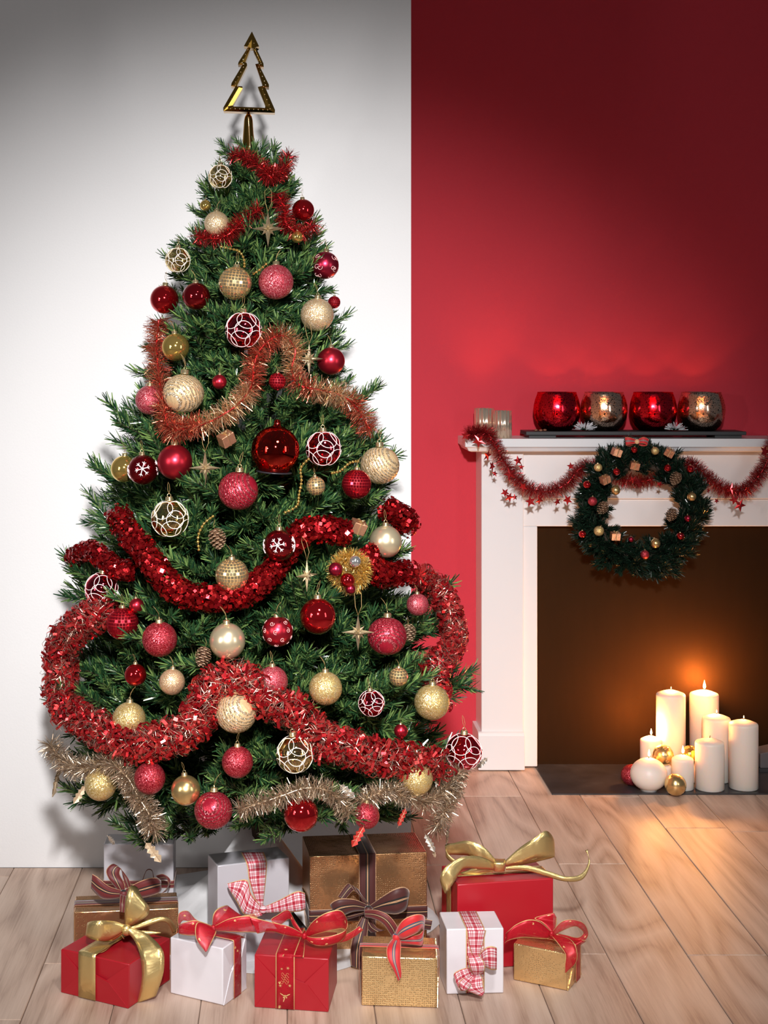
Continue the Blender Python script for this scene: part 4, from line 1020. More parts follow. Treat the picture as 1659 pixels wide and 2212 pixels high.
# G2 pearl, red organza
g2 = Gift('pearl white present with red organza bow, second in the front row', (367.7,2146), (481.5,2173), .098, .120, 'paper_white', GF, .0015); g2.folds('right')
g2.band('v', g2.d*.52, .032, 'r_organza', off=.0062)
g2.strip([(1070,735,1085,755,3.16),(1140,765,1200,760,None),(1200,795,1275,785,None)], 'r_organza', 'ribbon_tail', T1)
g2.strip([(1068,712,1062,740,3.15),(960,676,958,772,3.13),(880,690,860,765,3.13),(845,700,850,740,3.14),(850,630,870,680,3.16),(905,615,925,690,3.17),(960,670,950,720,3.18),(1060,715,1055,735,3.17)], 'r_organza', 'bow_loop', T1)
g2.strip([(1060,715,1080,745,3.13),(965,690,1088,752,3.12),(958,790,1060,812,3.10),(1018,878,1030,870,3.09)], 'r_organza', 'ribbon_tail', T1)
g2.strip([(1062,715,1085,725,3.16),(1068,640,1150,715,3.16),(1100,598,1225,690,3.17),(1160,580,1258,650,3.19),(1150,620,1220,690,3.21),(1075,700,1100,725,3.19)], 'r_organza', 'bow_loop', T1)
g2.strip([(1080,710,1085,742,3.15),(1170,665,1190,750,3.14),(1280,645,1310,752,3.14),(1350,655,1365,750,3.15),(1300,640,1300,700,3.18),(1090,705,1095,725,3.18)], 'r_organza', 'bow_loop', T1)
g2.knot(1068, 725, 6, 7, 3.14, 'r_organza', T1)
# G3 red, red organza with gold print
g3 = Gift('red present with sheer gold-printed ribbon, third in the front row', (550,2175), (710,2186), .145, .110, 'paper_red', GF, .0015); g3.folds()
g3.band('u', g3.w*.42, .040, 'r_organza', off=.0062)
def prints(gf, a0, face):
    mb = MB()
    def put_poly(cx, cz, pts, sc):
        n = [gf.P3(cx + x*sc, -.0072, cz + z*sc) for x, z in pts] if face == 'front' else [gf.P3(gf.w + .0040, cx + x*sc, cz + z*sc) for x, z in pts]
        off = -gf.v*.0003 if face == 'front' else gf.u*.0003; mb.prism(n, off)
    st = lambda k, r1, r2, ph=0: [((r1 if i % 2 == 0 else r2)*math.cos(PI*i/k + ph), (r1 if i % 2 == 0 else r2)*math.sin(PI*i/k + ph)) for i in range(2*k)]
    hf = gf.h
    for dx, z, r in ((-.011,.07,.003),(-.010,.46,.004),(.010,.47,.004),(-.012,.05,.004),(.006,.80,.004),(-.007,.78,.003)): put_poly(a0+dx, z*hf, st(6, 1, .3), r)
    for a in (.5, 2.6, 4.4): 
        lf = [(x*.5*math.cos(a-1.57) - (z+1)*math.sin(a-1.57), x*.5*math.sin(a-1.57) + (z+1)*math.cos(a-1.57)) for x, z in leaf_outline()]; put_poly(a0, .26*hf, lf, .0062)
    for q in ((.0,.002),(.003,-.002),(-.003,-.002)): put_poly(a0+q[0], .26*hf+q[1], st(5, 1, .9), .0016)
    for i in range(5):
        for s_ in (0,): 
            pts = [(-.010+.0005*i + .004*i*.3, 0)]; wv_ = [(a0 - .008 + .016*k/8, .60*hf + .0045*(2-i) + .003*math.sin(k*1.2 + i)) for k in range(9)]
            mb.tube([gf.P3(x, -.0074, z) if face == 'front' else gf.P3(gf.w+.0042, x, z) for x, z in wv_], .00035, 4)
    return put('gold_print', mb, M['goldprint'], gf.t, False)
prints(g3, g3.w*.42, 'front')
g3.strip([(500,1005,525,1010,3.15),(420,1075,520,1085,None),(350,1135,515,1145,None),(340,1155,512,1162,None)], 'r_organza', 'ribbon_tail', T2, off=.006)
g3.strip([(512,972,520,1002,3.15),(400,910,385,985,3.14),(280,882,245,950,3.13),(160,850,150,966,3.12),(75,830,135,970,3.12)], 'r_organza', 'ribbon_tail', T2)
g3.strip([(505,970,522,990,3.16),(400,915,450,965,3.16),(250,862,300,930,3.17),(300,815,350,880,3.18),(385,775,400,850,3.19),(440,860,430,910,3.19),(505,960,500,980,3.18)], 'r_organza', 'bow_loop', T2)
g3.strip([(520,970,532,1003,3.14),(585,870,610,975,3.12),(690,800,710,950,3.11),(810,778,830,930,3.12),(868,860,860,970,3.14),(850,940,800,1040,3.13),(740,985,690,1068,3.12),(600,1000,600,1060,3.12),(525,985,520,1010,3.13)], 'r_organza', 'bow_loop', T2)
g3.strip([(530,985,540,1005,3.15),(680,1000,690,1040,3.15),(820,985,830,1040,3.15),(900,950,920,1000,3.15),(965,905,1000,938,3.15)], 'r_organza', 'ribbon_tail', T2)
g3.knot(518, 988, 6, 7, 3.125, 'r_organza', T2)
# G4 gold, red striped ribbon
g4 = Gift('gold embossed present with red striped ribbon, right of the red one in the front row', (781,2172.5), (943,2178), .112, .1035, 'paper_gold', GF, .0015); g4.folds('right')
g4.band('v', g4.d*.42, .020, 'r_redstripe', off=.006)
g4.strip([(1250,985,1290,1015,3.14),(1275,920,1300,1010,3.12),(1330,850,1345,1005,3.11),(1420,812,1440,960,3.11),(1490,820,1480,930,3.13),(1500,880,1485,990,3.16),(1470,960,1480,1060,3.14),(1400,985,1430,1062,3.12),(1290,990,1300,1050,3.13)], 'r_redstripe', 'bow_loop', T2)
g4.strip([(1235,1010,1305,1015,3.13),(1190,1080,1305,1085,3.10),(1195,1170,1302,1190,3.085),(1240,1260,1310,1280,3.08),(1282,1355,1308,1320,3.08)], 'r_redstripe', 'ribbon_tail', T2)
g4.knot(1268, 1000, 9, 9, 3.13, 'r_redstripe', T2)
# G5 white, gingham
g5 = Gift('white present standing upright with red gingham bow in the front row', (964.8,2148.8), (1088,2146), .10, .1395, 'paper_white', GF, .001)
g5.strip([(400,1010,450,1010,3.155),(372,930,475,930,None),(358,840,496,838,None),(357,832,495,830,None)], 'r_gingham', 'ribbon_band', T3_, off=.0016)
g5.band('u', g5.w*.50, .040, 'r_gingham', off=.0012)
g5.strip([(425,1040,440,1095,3.15),(480,965,495,1095,3.135),(530,942,535,1112,3.13),(574,955,573,1110,3.14),(540,975,540,1090,3.155),(450,1040,455,1080,3.158)], 'r_gingham', 'bow_loop', T3_)
g5.strip([(415,1095,430,1140,3.15),(340,1100,375,1180,3.13),(268,1138,300,1240,3.13),(285,1200,330,1262,3.135),(330,1180,370,1210,3.15),(420,1120,430,1140,3.155)], 'r_gingham', 'bow_loop', T3_)
g5.strip([(365,1010,440,1000,3.135),(372,1060,480,1050,3.125),(385,1110,490,1110,3.125),(410,1150,460,1140,3.14)], 'r_gingham', 'knot', T3_)
g5.strip([(400,1140,450,1130,3.145),(330,1200,475,1180,3.13),(340,1250,482,1230,3.125),(465,1303,486,1270,3.125)], 'r_gingham', 'ribbon_tail', T3_)
g5.strip([(400,1140,420,1150,3.14),(310,1190,380,1240,3.12),(315,1250,350,1262,3.12)], 'r_gingham', 'ribbon_tail', T3_)
# G6 gold, organza
g6 = Gift('small gold embossed present with sheer red bow, rightmost of all', (1108.9,2117), (1225,2141), .098, .080, 'paper_gold', GF, .0012); g6.folds('right')
g6.band('v', g6.d*.62, .034, 'r_organza', off=.006); 
g6.strip([(985,865,1020,850,3.24),(1060,900,1120,880,None),(1150,950,1218,905,None)], 'r_organza', 'ribbon_tail', T3_)
g6.strip([(962,835,955,880,3.22),(880,765,915,890,3.21),(800,752,780,880,3.20),(715,785,700,890,3.20),(660,830,650,905,3.20),(640,850,632,920,3.21)], 'r_organza', 'ribbon_tail', T3_)
g6.strip([(965,840,985,850,3.25),(900,770,1000,800,3.26),(848,738,1005,765,3.27),(985,702,1002,735,3.27)], 'r_organza', 'ribbon_tail', T3_)
g6.strip([(975,835,988,865,3.23),(1040,765,1050,830,3.22),(1120,752,1130,800,3.22),(1200,780,1175,820,3.23),(1230,860,1195,850,3.25),(1180,912,1150,880,3.24),(1060,890,1060,860,3.23),(980,870,985,850,3.23)], 'r_organza', 'bow_loop', T3_)
g6.strip([(960,860,1000,860,3.22),(1010,920,1105,895,3.19),(1065,1000,1148,970,3.17),(1062,1070,1142,1060,3.165),(1064,1132,1072,1128,3.165)], 'r_organza', 'ribbon_tail', T3_)
g6.knot(967, 856, 6, 7, 3.215, 'r_organza', T3_)
# G7 tall red, gold bow
g7 = Gift('tall red present with large curling gold bow, behind the small gold one', (988,2098), (1195.5,2082), .125, .192, 'paper_red', GB, .0015)
g7.band('u', g7.w*.42, .001, 'r_gold') if False else None
g7.band('v', g7.d*.5, .035, 'r_gold')
g7.strip([(560,315,558,365,3.34),(480,228,465,330,3.34),(370,186,400,300,3.35),(260,203,330,290,3.37),(205,215,215,290,3.38),(225,280,235,330,3.37),(280,330,290,350,3.36)], 'r_gold', 'bow_loop', T3_)
g7.strip([(560,345,558,395,3.33),(460,300,455,390,3.31),(360,296,350,385,3.29),(280,320,310,420,3.28),(200,380,275,470,3.27),(168,450,230,540,3.27),(178,510,205,568,3.28)], 'r_gold', 'ribbon_tail', T3_)
g7.strip([(560,375,562,402,3.35),(430,378,440,430,3.35),(300,420,320,460,3.36)], 'r_gold', 'ribbon_tail', T3_)
g7.strip([(634,330,638,368,3.34),(740,235,745,345,3.33),(840,168,850,312,3.32),(930,115,935,306,3.33),(985,185,990,300,3.36),(960,270,940,318,3.38),(800,318,790,352,3.37),(650,350,655,375,3.36)], 'r_gold', 'bow_loop', T3_)
g7.strip([(636,372,640,395,3.33),(790,362,780,402,3.33),(950,405,930,442,3.33),(1065,440,1065,478,3.33),(1170,428,1190,462,3.34),(1228,350,1243,345,3.36),(1226,245,1208,255,3.38)], 'r_gold', 'ribbon_tail', T3_)
g7.strip([(552,312,635,316,3.335),(555,350,635,350,3.318),(555,408,632,405,3.325)], 'r_gold', 'knot', T3_)
# G8 big shaded gold, brown ribbon
g8 = Gift('large shaded gold embossed present with dark brown bow, biggest in the back row', (669,2060), (922.5,2049), .145, .222, 'paper_gold_shaded', GB, .004)
g8.band('u', g8.w*.49, .040, 'r_brown'); g8.band('z', .085, .030, 'r_brown')
g8.strip([(1035,735,1030,785,3.34),(930,690,920,790,3.32),(800,685,820,830,3.31),(730,740,790,850,3.32),(860,800,880,850,3.34),(1030,770,1030,800,3.35)], 'r_brown', 'bow_loop', T2)
g8.strip([(1050,740,1070,790,3.34),(1160,660,1160,800,3.32),(1260,600,1270,810,3.31),(1340,590,1350,770,3.32),(1375,650,1350,720,3.34),(1300,790,1260,830,3.35),(1080,775,1080,800,3.36)], 'r_brown', 'bow_loop', T2)
g8.strip([(1030,725,1060,745,3.35),(920,610,990,660,3.35),(870,560,940,600,3.36),(790,665,850,690,3.34)], 'r_brown', 'bow_loop', T2)
g8.strip([(1005,775,1010,835,3.30),(1100,775,1090,850,3.28),(1200,815,1160,890,3.27),(1270,900,1210,960,3.27),(1290,980,1240,1010,3.28)], 'r_wine', 'ribbon_tail', T2)
g8.strip([(1350,830,1330,900,3.34),(1440,840,1440,930,3.34),(1560,860,1545,940,3.34)], 'r_brown', 'ribbon_tail', T2)
g8.strip([(985,830,1040,850,3.31),(925,950,1030,980,3.30),(895,1080,1000,1110,3.29),(900,1230,985,1260,3.29)], 'r_brown', 'ribbon_tail', T2)
g8.strip([(1000,830,1060,850,3.33),(1010,900,1110,920,3.33),(1060,960,1180,940,3.33)], 'r_brown', 'ribbon_tail', T2)
g8.knot(1040, 775, 9, 9, 3.315, 'r_brown', T2)
# G9 upright shaded grey white, gingham
g9 = Gift('shaded grey white present standing upright with dark gingham bow, middle of the back row', (470,2089), (625,2068), .082, .226, 'paper_shaded_grey', GB, .002)
g9.strip([(1370,600,1388,600,3.30),(1345,560,1390,560,None),(1300,430,1405,420,None),(1283,320,1412,310,None),(1245,240,1392,240,None)], 'r_gingham', 'ribbon_band', T1, off=.002)
g9.strip([(1378,590,1368,635,3.29),(1310,500,1270,640,3.28),(1282,416,1220,560,3.28),(1158,440,1170,480,3.28)], 'r_gingham', 'bow_loop', T1)
g9.strip([(1390,590,1395,630,3.29),(1490,545,1500,625,3.28),(1600,490,1615,620,3.27),(1655,500,1660,605,3.28)], 'r_gingham', 'bow_loop', T1)
g9.strip([(1375,620,1385,645,3.285),(1290,640,1300,670,3.27),(1200,655,1190,690,3.26)], 'r_gingham', 'ribbon_tail', T1)
g9.knot(1388, 607, 8, 9, 3.285, 'r_gingham', T1)
# G10 upright shaded grey white behind
g10 = Gift('shaded grey white present standing at far left of the back row against the wall', (224,1984), (375,1984), .075, .181, 'paper_shaded_grey', GB, .002)
g10.band('z', .083, .018, 'r_wine')
g10.strip([(610,430,612,445,3.56),(640,355,640,362,3.55),(675,352,675,360,3.55),(690,400,684,410,3.56)], 'r_wine', 'ribbon_curl', T1)
g10.strip([(700,390,735,420,3.55),(750,380,780,420,3.54),(795,420,770,470,3.54),(770,490,740,500,3.55)], 'r_wine', 'ribbon_curl', T1)
# G11 low shaded gold, dark ribbon
g11 = Gift('low shaded gold embossed present with dark red bow, leftmost of the back row', (160,2078), (385,2068), .10, .112, 'paper_gold_shaded', GB, .002)
g11.band('v', g11.d*.52, .034, 'r_wine')
g11.strip([(485,485,500,525,3.33),(400,455,410,540,3.32),(330,400,345,530,3.32),(295,378,285,470,3.33)], 'r_wine', 'bow_loop', T1)
g11.strip([(475,500,505,500,3.34),(400,410,500,440,3.34),(385,350,470,380,3.35),(440,315,480,345,3.36),(520,400,490,400,3.37),(550,480,520,490,3.35)], 'r_wine', 'bow_loop', T1)
g11.strip([(500,480,515,525,3.33),(600,425,620,530,3.32),(690,402,720,500,3.32),(735,430,730,470,3.34),(680,480,650,530,3.35),(520,505,520,525,3.34)], 'r_wine', 'bow_loop', T1)
g11.strip([(475,510,510,520,3.31),(470,560,505,570,3.29),(470,620,500,625,3.285)], 'r_wine', 'ribbon_tail', T1)
g11.knot(495, 510, 9, 10, 3.325, 'r_wine', T1)
# white cloth under the tree
mb = MB(); seg = 64; prof = [(.03,.25),(.06,.20),(.12,.11),(.2,.045),(.30,.012),(.40,.006),(.42,.001)]
for i, (r, z) in enumerate(prof):
    for k in range(seg):
        a = 2*PI*k/seg; front = max(0, -math.sin(a)); rr = r*(1 - .52*front**.7 if r < .25 else 1 - .30*front) * (1 + .05*math.sin(5*a + 1) * (i/6))
        rr = min(rr, .38 / max(.3, math.sin(a))) if math.sin(a) > 0 else rr
        mb.v.append(Vector((AX1 + rr*math.cos(a), TY + .01 + rr*math.sin(a), z*(1 - .6*front if r > .1 else 1) + .0006 + (.006*math.sin(11*a)*(1 if 1 < i < 5 else 0) if z > .02 else 0))))
for i in range(len(prof)-1):
    for k in range(seg): k2 = (k+1) % seg; mb.f.append((i*seg+k, (i+1)*seg+k, (i+1)*seg+k2, i*seg+k2))
tag(put('tree_skirt', mb, M['skirt']), 'white cloth draped round the tree foot behind the presents', 'tree skirt')

# ------------------------------------------------------------------ candles on the hearth
def hy(y): return (H - HZ) * F / (y - PY)          # depth of a point on the hearth
def flame_mesh(fh):
    mb = MB(); mb.lathe([(0,0),(.20,.10),(.27,.26),(.24,.42),(.15,.64),(.06,.85),(0,1.0)], 12); mb.v = [Vector((p.x*fh*.62, p.y*fh*.62, p.z*fh)) for p in mb.v]
    return mb.mesh('flame', M['flame'])
def candle(label, px, ytop, ybase, rpx, fh, power, ball=False, dy=0):
    Y = hy(ybase) + rpx*hy(ybase)/F if not ball else hy(ybase - 5); r = rpx*Y/F; X = (px - PX)/F*Y
    zt = P(0, ytop, Y).z - HZ
    t = thing('candle', label, 'candle', (X, Y, HZ), group='lit candles on the hearth')
    mb = MB()
    if ball:
        mb.lathe([(0,.0),(r*.45,.0)] + [(r*math.cos(e), zt/2*.985 + zt/2*math.sin(e)) for e in [-1.1 + 2.55*i/18 for i in range(19)]] + [(0, zt*.985)], 40)
    else:
        mb.lathe([(0,0),(r-.003,0),(r,.003),(r,zt-.007),(r*.985,zt-.003),(r*.94,zt),(r*.6,zt+.006),(r*.25,zt+.0105),(.004,zt+.012),(0,zt+.010)], 40)
        zt += .011
    put('wax_body', mb, M['wax'], t, world=False)
    mb = MB(); mb.tube([(0,0,zt-.002),(.0006,0,zt+.004),(.0014,0,zt+.008)], .0011, 6); put('wick', mb, M['wick'], t, world=False)
    if fh:
        o = link('flame', flame_mesh(fh), t, Matrix.Translation((.001, 0, zt + .004)))
        l = bpy.data.lights.new('candle_light', 'POINT'); l.energy = power; l.color = (1.0, .38, .09); l.shadow_soft_size = .02
        lo = bpy.data.objects.new('candle_light', l); COL.objects.link(lo); lo.location = (X, Y, HZ + zt + .004 + fh*.55)
    return t
candle('tallest ivory pillar candle at back left of the hearth, tiny flame', 1449, 1498, 1684, 31, .008, 1.6)
candle('tall ivory pillar candle with long flame, back right of the tallest one', 1521, 1498, 1672, 31, .030, 8.5)
candle('ivory pillar candle of middle height behind the shorter unlit one', 1547.5, 1550, 1694, 30, .011, .5)
candle('ivory pillar candle at far right of the group', 1606, 1562, 1711, 31, .010, .3)
candle('short thick ivory pillar candle with no flame, front right', 1533, 1602, 1713, 31, 0, 0)
candle('small ivory pillar candle with long flame, front middle behind a gold ball', 1474.5, 1638, 1710.5, 23.5, .026, .3)
candle('small ivory pillar candle with slanting flame at the left back of the group', 1406, 1597, 1686, 23, .021, 5.5)
candle('round ball shaped ivory candle, lowest at front left', 1401.5, 1637, 1712, 39.5, .024, .25, True)
for px, yb, r_, label in ((1437, 1698, 15, 'short ivory candle hidden under the curl printed gold ball'), (1494, 1692, 15, 'short ivory candle hidden under the shiny gold ball')):
    candle(label, px, 1655, yb, r_, 0, 0)
GH = 'balls among the hearth candles'
def floor_ball(kind, px, py, rp, label, rest=None, dz=0, rz=0):
    if rest is None:
        Y = 4.7
        for _ in range(12): r = rp*Y/F; z = H - (py-PY)/F*Y; Y *= 1 + ((z - r - HZ - dz))*.3
    else: Y = rest
    r = rp*Y/F; p = P(px, py, Y); return bauble(kind, p, r, label, GH, rz=rz, parts=('ball','swirl_print','cap'), tilt=PI*.42)
floor_ball('swirl_gold', 1432.5, 1631.5, 22.5, 'gold ball with curls printed on it, between the two left hearth candles', rest=hy(1698)+.018, rz=PI/2)
floor_ball('shiny_gold', 1491, 1630, 20, 'shiny gold ball half hidden between the hearth candles', rest=hy(1692)+.018, rz=PI/2)
floor_ball('glit_red', 1364, 1674, 22.5, 'red glitter ball on the hearth behind the round candle', rz=PI/2)
floor_ball('satin_gold', 1459, 1695, 23.3, 'satin gold ball at the front edge of the hearth', dz=0, rz=PI/2)
# pale grey sloping block, kind unclear, behind the right candle
a = P(1634, 1640, 4.90); mb = MB(); mb.prism([(a.x, 4.86, HZ+.012), (a.x+.16, 4.86, HZ+.012), (a.x+.16, 4.86, HZ+.095), (a.x, 4.86, HZ+.060)], (0, .08, 0)); mb.f = [tuple(reversed(f)) for f in mb.f]
fb = thing('sloping_block', 'grey sloping block behind the far right candle', 'brick', (a.x+.08, 4.90, HZ))
put('block', mb, crinkle('block_grey', (.12, .11, .115), .8), fb, False, .003)
mb = MB(); mb.box((a.x-.004, 4.856, HZ), (a.x+.17, 4.944, HZ+.012)); put('foot', mb, M['slate'], fb, False, .001)

# ------------------------------------------------------------------ on the mantel shelf
TZ = ZS
def vessel(label, px, r, h, Y, mat, kind, z0, power, group, name='votive_holder'):
    X = (px - PX)/F*Y; t = thing(name, label, 'candle holder', (X, Y, z0), group=group); mb = MB()
    if kind == 'bowl':
        rib = lambda a, z: 1 + .010*abs(math.cos(a*8))
        prof = [(r*.50,0),(r*.60,.002),(r*.80,h*.14),(r*.95,h*.32),(r*1.0,h*.50),(r*.985,h*.66),(r*.92,h*.82),(r*.84,h*.95),(r*.825,h)]
        mb.lathe([(0,0)] + prof + [(r*.80,h),(r*.895,h*.82),(r*.955,h*.66),(r*.97,h*.50),(r*.92,h*.32),(r*.77,h*.16),(r*.5,h*.05),(0,h*.05)], 64, rib=rib)
    else:
        rib = lambda a, z: 1 + .035*math.cos(a*14); mb.lathe([(0,0),(r,0),(r,h),(r-.002,h),(r-.002,.004),(0,.004)], 84, rib=rib)
    g_ = put('glass', mb, M[mat], t, world=False)
    mb = MB(); mb.lathe([(0,h*.06+.001),(r*.40,h*.06+.001),(r*.40,h*.30),(r*.36,h*.33),(0,h*.31)], 24); put('tea_candle', mb, M['wax'], t, world=False)
    mb = MB(); mb.tube([(0,0,h*.30),(.0005,0,h*.36)], .001, 5); put('wick', mb, M['wick'], t, world=False)
    link('flame', flame_mesh(.010), t, Matrix.Translation((0,0,h*.36)))
    l = bpy.data.lights.new('votive_light', 'POINT'); l.energy = power; l.color = (1.0, .42, .18); l.shadow_soft_size = .01
    lo = bpy.data.objects.new('votive_light', l); COL.objects.link(lo); lo.location = (X, Y, z0 + h*.36 + .010)
YT = 4.93; tz = P(0, 933.5, YT - .07).z
t = thing('tray', 'long dark slate tray on the mantel shelf under four glass bowls', 'tray', ((1365-PX)/F*YT, YT, TZ))
x0, x1 = (1130-PX)/F*YT, (1600-PX)/F*YT
TH = .022
mb = MB(); mb.box((x0, YT-.062, TZ+.010), (x1, YT+.062, TZ+TH)); put('tray_top', mb, M['tray'], t, False, .0015)
for a, b_ in ((x0+.012, x0+.10), (x1-.10, x1-.012)): mb = MB(); mb.box((a, YT-.05, TZ+.0003), (b_, YT+.05, TZ+.010)); put('tray_foot', mb, M['tray'], t, False)
GV = 'mercury glass bowls on the mantel tray'
for px, r_, mt, label in ((1203,50,'merc_red','red mercury glass bowl, left end of the mantel tray'), (1304.5,50,'merc_gold','champagne mercury glass bowl, between the two red ones'),
        (1411,50,'merc_red','red mercury glass bowl, between the two champagne ones'), (1515,50,'merc_gold','champagne mercury glass bowl, right end of the mantel tray')):
    vessel(label, px, r_*YT/F, .128, YT, mt, 'bowl', TZ+TH+.0003, .45, GV)
vessel('taller ribbed gold glass cylinder at the left end of the mantel', 1046, 21*4.93/F, P(0,882,4.93).z - TZ, 4.93, 'cyl_gold', 'cyl', TZ+.0003, 1.2, 'ribbed gold cylinders on the mantel')
vessel('shorter ribbed gold glass cylinder second from the left on the mantel', 1085, 20*4.88/F, P(0,887,4.88).z - TZ, 4.88, 'cyl_gold', 'cyl', TZ+.0003, 1.0, 'ribbed gold cylinders on the mantel')
for px, label in ((1262,'frosted white pine spray between the first two bowls'), (1457,'frosted white pine spray between the last two bowls')):
    Y = YT - .052; p = P(px, 930, Y); p.z = TZ+TH+.001; t = thing('frosted_spray', label, 'pine spray', p, group='frosted sprays on the mantel tray'); ma, mb = MB(), MB()
    for i in range(110):
        a, e = U(0, 2*PI), U(.05, 1.1); d = Vector((math.cos(a)*math.cos(e)*1.35, math.sin(a)*math.cos(e)*.4, math.sin(e))); L = U(.022, .034); o_ = p + Vector((0,0,.003)); q = o_ + d*L; m_ = o_ + d*L*.45
        s_ = d.cross(Vector((U(-1,1),U(-1,1),U(-1,1)))).normalized()
        ma.add([o_-s_*.0006, o_+s_*.0006, m_+s_*.001, m_-s_*.001], [(0,1,2,3)]); mb.add([m_-s_*.0010, m_+s_*.0010, q+s_*.0013, q-s_*.0013], [(0,1,2,3)])
    put('needles', ma, M['needle_low_light'], t, False, kind='stuff'); put('frosted_tips', mb, M['frost'], t, False, kind='stuff')
nm = MB(); nm.sphere(r=.0062, seg=12, rings=8, sz=.62, fn=lambda d: 1+.12*d.x); nm = nm.mesh('nut', M['stone'])
for px, dy, label in ((1158,0,'small brown nut on the left tip of the mantel tray'),(1167,-.01,'small brown nut in the middle of three on the mantel tray'),(1178,.004,'small brown nut nearest the first red bowl')):
    o = link('nut', nm, None, Matrix.Translation(((px-PX)/F*(YT-.052), YT-.052+dy, TZ+TH+.0042)) @ Matrix.Rotation(px, 4, 'Z')); tag(o, label, 'nut', 'nuts on the mantel tray')

# ------------------------------------------------------------------ mantel garland with stars
YG = 4.80
def gpath(rows): return [P(x, y, YG + d) for x, y, d in cr(rows)]
ga = gpath([(1010,939,.03),(1030,934,.03),(1055,938,.0),(1079,981,.0),(1108,1024,.01),(1139,1054,.01),(1183,1062,.02),(1224,1045,.02),(1252,1013,.02),(1285,1005,.03),(1330,1030,.05),(1377,1040,.06),(1425,1030,.05),(1475,1005,.03),(1502,1008,.02),(1530,1033,.02),(1566,1057,.01),(1607,1060,.01),(1635,1033,.0),(1655,1002,.0),(1672,955,.0),(1700,936,.03)])
gt = garland('red tinsel garland with foil stars swagged along the white mantel', None, .031, 9000, ['tin_mantel'], world_paths=[ga], core='tin_mantel', wd=.0005)
smb = MB(); o5 = [((1 if i % 2 == 0 else .42)*math.sin(PI*i/5), (1 if i % 2 == 0 else .42)*math.cos(PI*i/5)) for i in range(10)]
smb.v = [Vector((x, 0, z)) for x, z in o5] + [Vector((0, -.12, 0)), Vector((0, .12, 0))]; smb.f = [(i, (i+1) % 10, 10) for i in range(10)] + [((i+1) % 10, i, 11) for i in range(10)]
SM = smb.mesh('star', plain('red_star_foil', (.62, .035, .04), .25, .8), False)
for x, y, s in ((1006,941,9),(1034,953,12),(1053,984,11),(1063,1007,10),(1069,1023,6),(1102,1024,12),(1119,995,9),(1126,1009,6),(1091,1064,8),(1100,1074,9),(1112,1074,6),(1130,1052,9),(1146,1083,10),(1166,1080,10),(1204,1084,8),(1226,1080,10),(1233,1007,7),(1380,1042,12),(1368,1036,8),(1425,1046,6),(1548,1082,5),(1578,1056,10),(1586,1080,9),(1598,1091,12),(1652,975,11),(1530,1060,6)):
    q = P(x, y, YG - .025); k = s*1.3*YG/F; m = Matrix.Translation(q) @ Euler((U(-.5,.5), U(0,1.2), U(-.9,.9))).to_matrix().to_4x4() @ Matrix.Scale(k, 4); link('star', SM, gt, wmat(gt).inverted() @ m)

# ------------------------------------------------------------------ wreath
WC = P(1385, 1105, 4.80); k = 4.80 / F
wr = thing('wreath', 'green fir wreath hung in front of the fireplace with small baubles', 'wreath', WC)
WB = [branch_mesh(.095, 'branch', M['needle_low_light'], 1500, .024) for _ in range(3)]
mb = MB(); mb.tube([WC + Vector((math.cos(a)*96*k, 0, math.sin(a)*100*k)) for a in [2*PI*i/40 for i in range(40)]], .012, 6, True); put('ring', mb, M['bark'], wr)
for i in range(150):
    a = i*2.39996; c = WC + Vector((math.cos(a)*92*k, U(-.012,.02), math.sin(a)*97*k)); 
    od = Vector((math.cos(a), 0, math.sin(a))); tg = Vector((-math.sin(a), 0, math.cos(a)))
    inw = (i % 5 == 0); d = (od*(-.35 if inw else U(.1, 1.0)) + tg*U(.3, 1.1)*(1 if i % 4 else -1) + Vector((0, -1, 0))*U(-.15, .8)).normalized()
    L = U(.055,.07) if inw else U(.07, .095)
    y = Vector((0,0,1)).cross(d).normalized(); z = d.cross(y); nm_, sm_ = random.choice(WB); s = L/.095
    m = Matrix.Translation(c) @ Matrix((d, y, z)).transposed().to_4x4() @ Matrix.Diagonal((s, .85, .85, 1))
    b_ = link('branch', nm_, wr, wmat(wr).inverted() @ m); WM[b_.name] = m; link('stem', sm_, b_)
YW = WC.y - .062
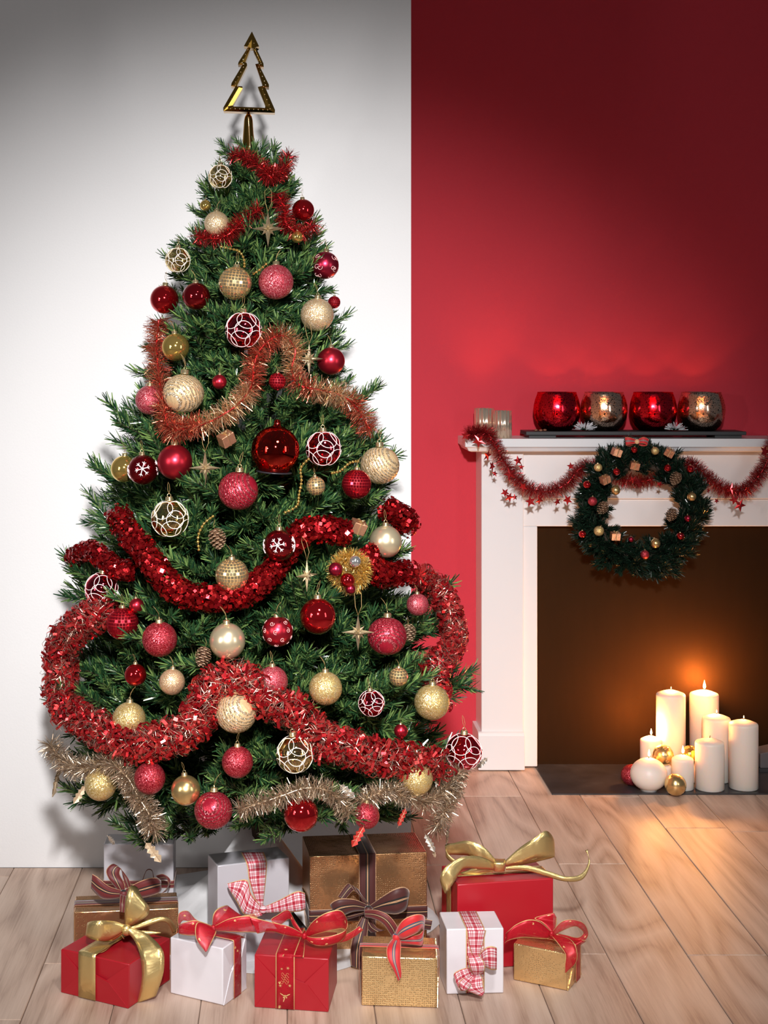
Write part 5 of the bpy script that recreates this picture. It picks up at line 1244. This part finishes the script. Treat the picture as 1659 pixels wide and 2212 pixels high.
for kind, px, py, rp, label in (('glit_gold',1292,1010,9,'gold glitter ball on the upper left of the wreath'),('satin_gold',1329.5,1059,10.5,'satin gold ball on the inner left of the wreath'),
        ('glit_gold',1293.6,1147,11,'gold glitter ball on the lower left of the wreath'),('satin_gold',1416,1174,10.5,'satin gold ball at the bottom of the wreath'),
        ('satin_gold',1494,1073,10,'satin gold ball on the right arc of the wreath'),('glit_gold',1415,974,8.5,'gold glitter ball at the top of the wreath'),
        ('shiny_red',1331.5,1019,8,'tiny red ball on the wreath near its upper left parcel'),('shiny_red',1268,1047,8.5,'tiny red ball on the outer left of the wreath'),
        ('glit_red',1280,1083,10,'red glitter ball beside the left pine cone of the wreath'),('shiny_red',1258,1154,8,'tiny red ball on the outer lower left of the wreath'),
        ('shiny_red',1442,1011,8,'tiny red ball above the upper right pine cone of the wreath'),('shiny_red',1491,1013,8.5,'tiny red ball on the outer upper right of the wreath'),
        ('satin_wine',1486,1120,7.5,'dull dark red ball on the right side of the wreath'),('shiny_red',1470,1158,8.5,'tiny red ball on the lower right of the wreath'),
        ('glit_red',1393,1198,9.5,'red glitter ball lowest on the wreath'),('satin_wine',1363,1165,6,'tiny dark red ball right of the lower wreath parcel'),('shiny_red',1370,972,7,'tiny red ball under the ribbon at the top of the wreath')):
    p = P(px, py, YW); bauble(kind, p, rp*p.y/F, label, 'small baubles on the wreath', rz=U(0,6), parts=('ball','cap','loop'), tilt=U(-.5,.5))
for px, py, label in ((1460,1032,'small pine cone on the upper right of the wreath'),(1302.5,1096,'small pine cone on the left of the wreath'),(1452,1110,'small pine cone on the right of the wreath')):
    p = P(px, py, YW - .004); pinecone(p, 13*p.y/F, label, 'pine cones on the wreath', (.35, .4, U(-.5,.5)), False)
for px, py, rot, label in ((1332,977,(.2,.3,.2),'copper foil parcel on the upper left of the wreath'),(1446,978,(.2,.5,-.2),'copper foil parcel on the upper right of the wreath'),(1307,1036,(.3,-.4,.3),'copper foil parcel on the left of the wreath'),
        (1329,1158,(.2,.05,.1),'copper foil parcel on the lower left of the wreath'),(1371,1006,(.2,.2,.0),'pale parcel ornament under the top of the wreath')):
    parcel(px, py, 13, P(px, py, YW - .006), rot, label, 'small parcels on the wreath')
rb = thing('ribbon_bow', 'small red and gold striped ribbon bow at the top of the wreath', 'bow', P(1375, 952, 4.74))
for rows in ([(1375,950,1376,958,0),(1362,945,1362,960,-.01),(1350,945,1352,962,-.005),(1358,952,1360,964,.01),(1375,952,1375,960,.01)], [(1376,950,1376,958,0),(1390,944,1390,958,-.01),(1402,950,1398,962,-.005),(1390,954,1388,964,.01),(1376,953,1376,960,.01)]):
    pa = [(P(r[0], r[1], 4.74+r[4]), P(r[2], r[3], 4.74+r[4])) for r in cr(rows, 6)]; m = band_mesh([(a+b_)/2 for a, b_ in pa], [(b_-a)/2 for a, b_ in pa]); ribbon('loop', m, M['r_redstripe'], rb)
mb = MB(); mb.sphere(P(1376, 954, 4.735), .008, 10, 8); put('knot', mb, M['r_redstripe'], rb)
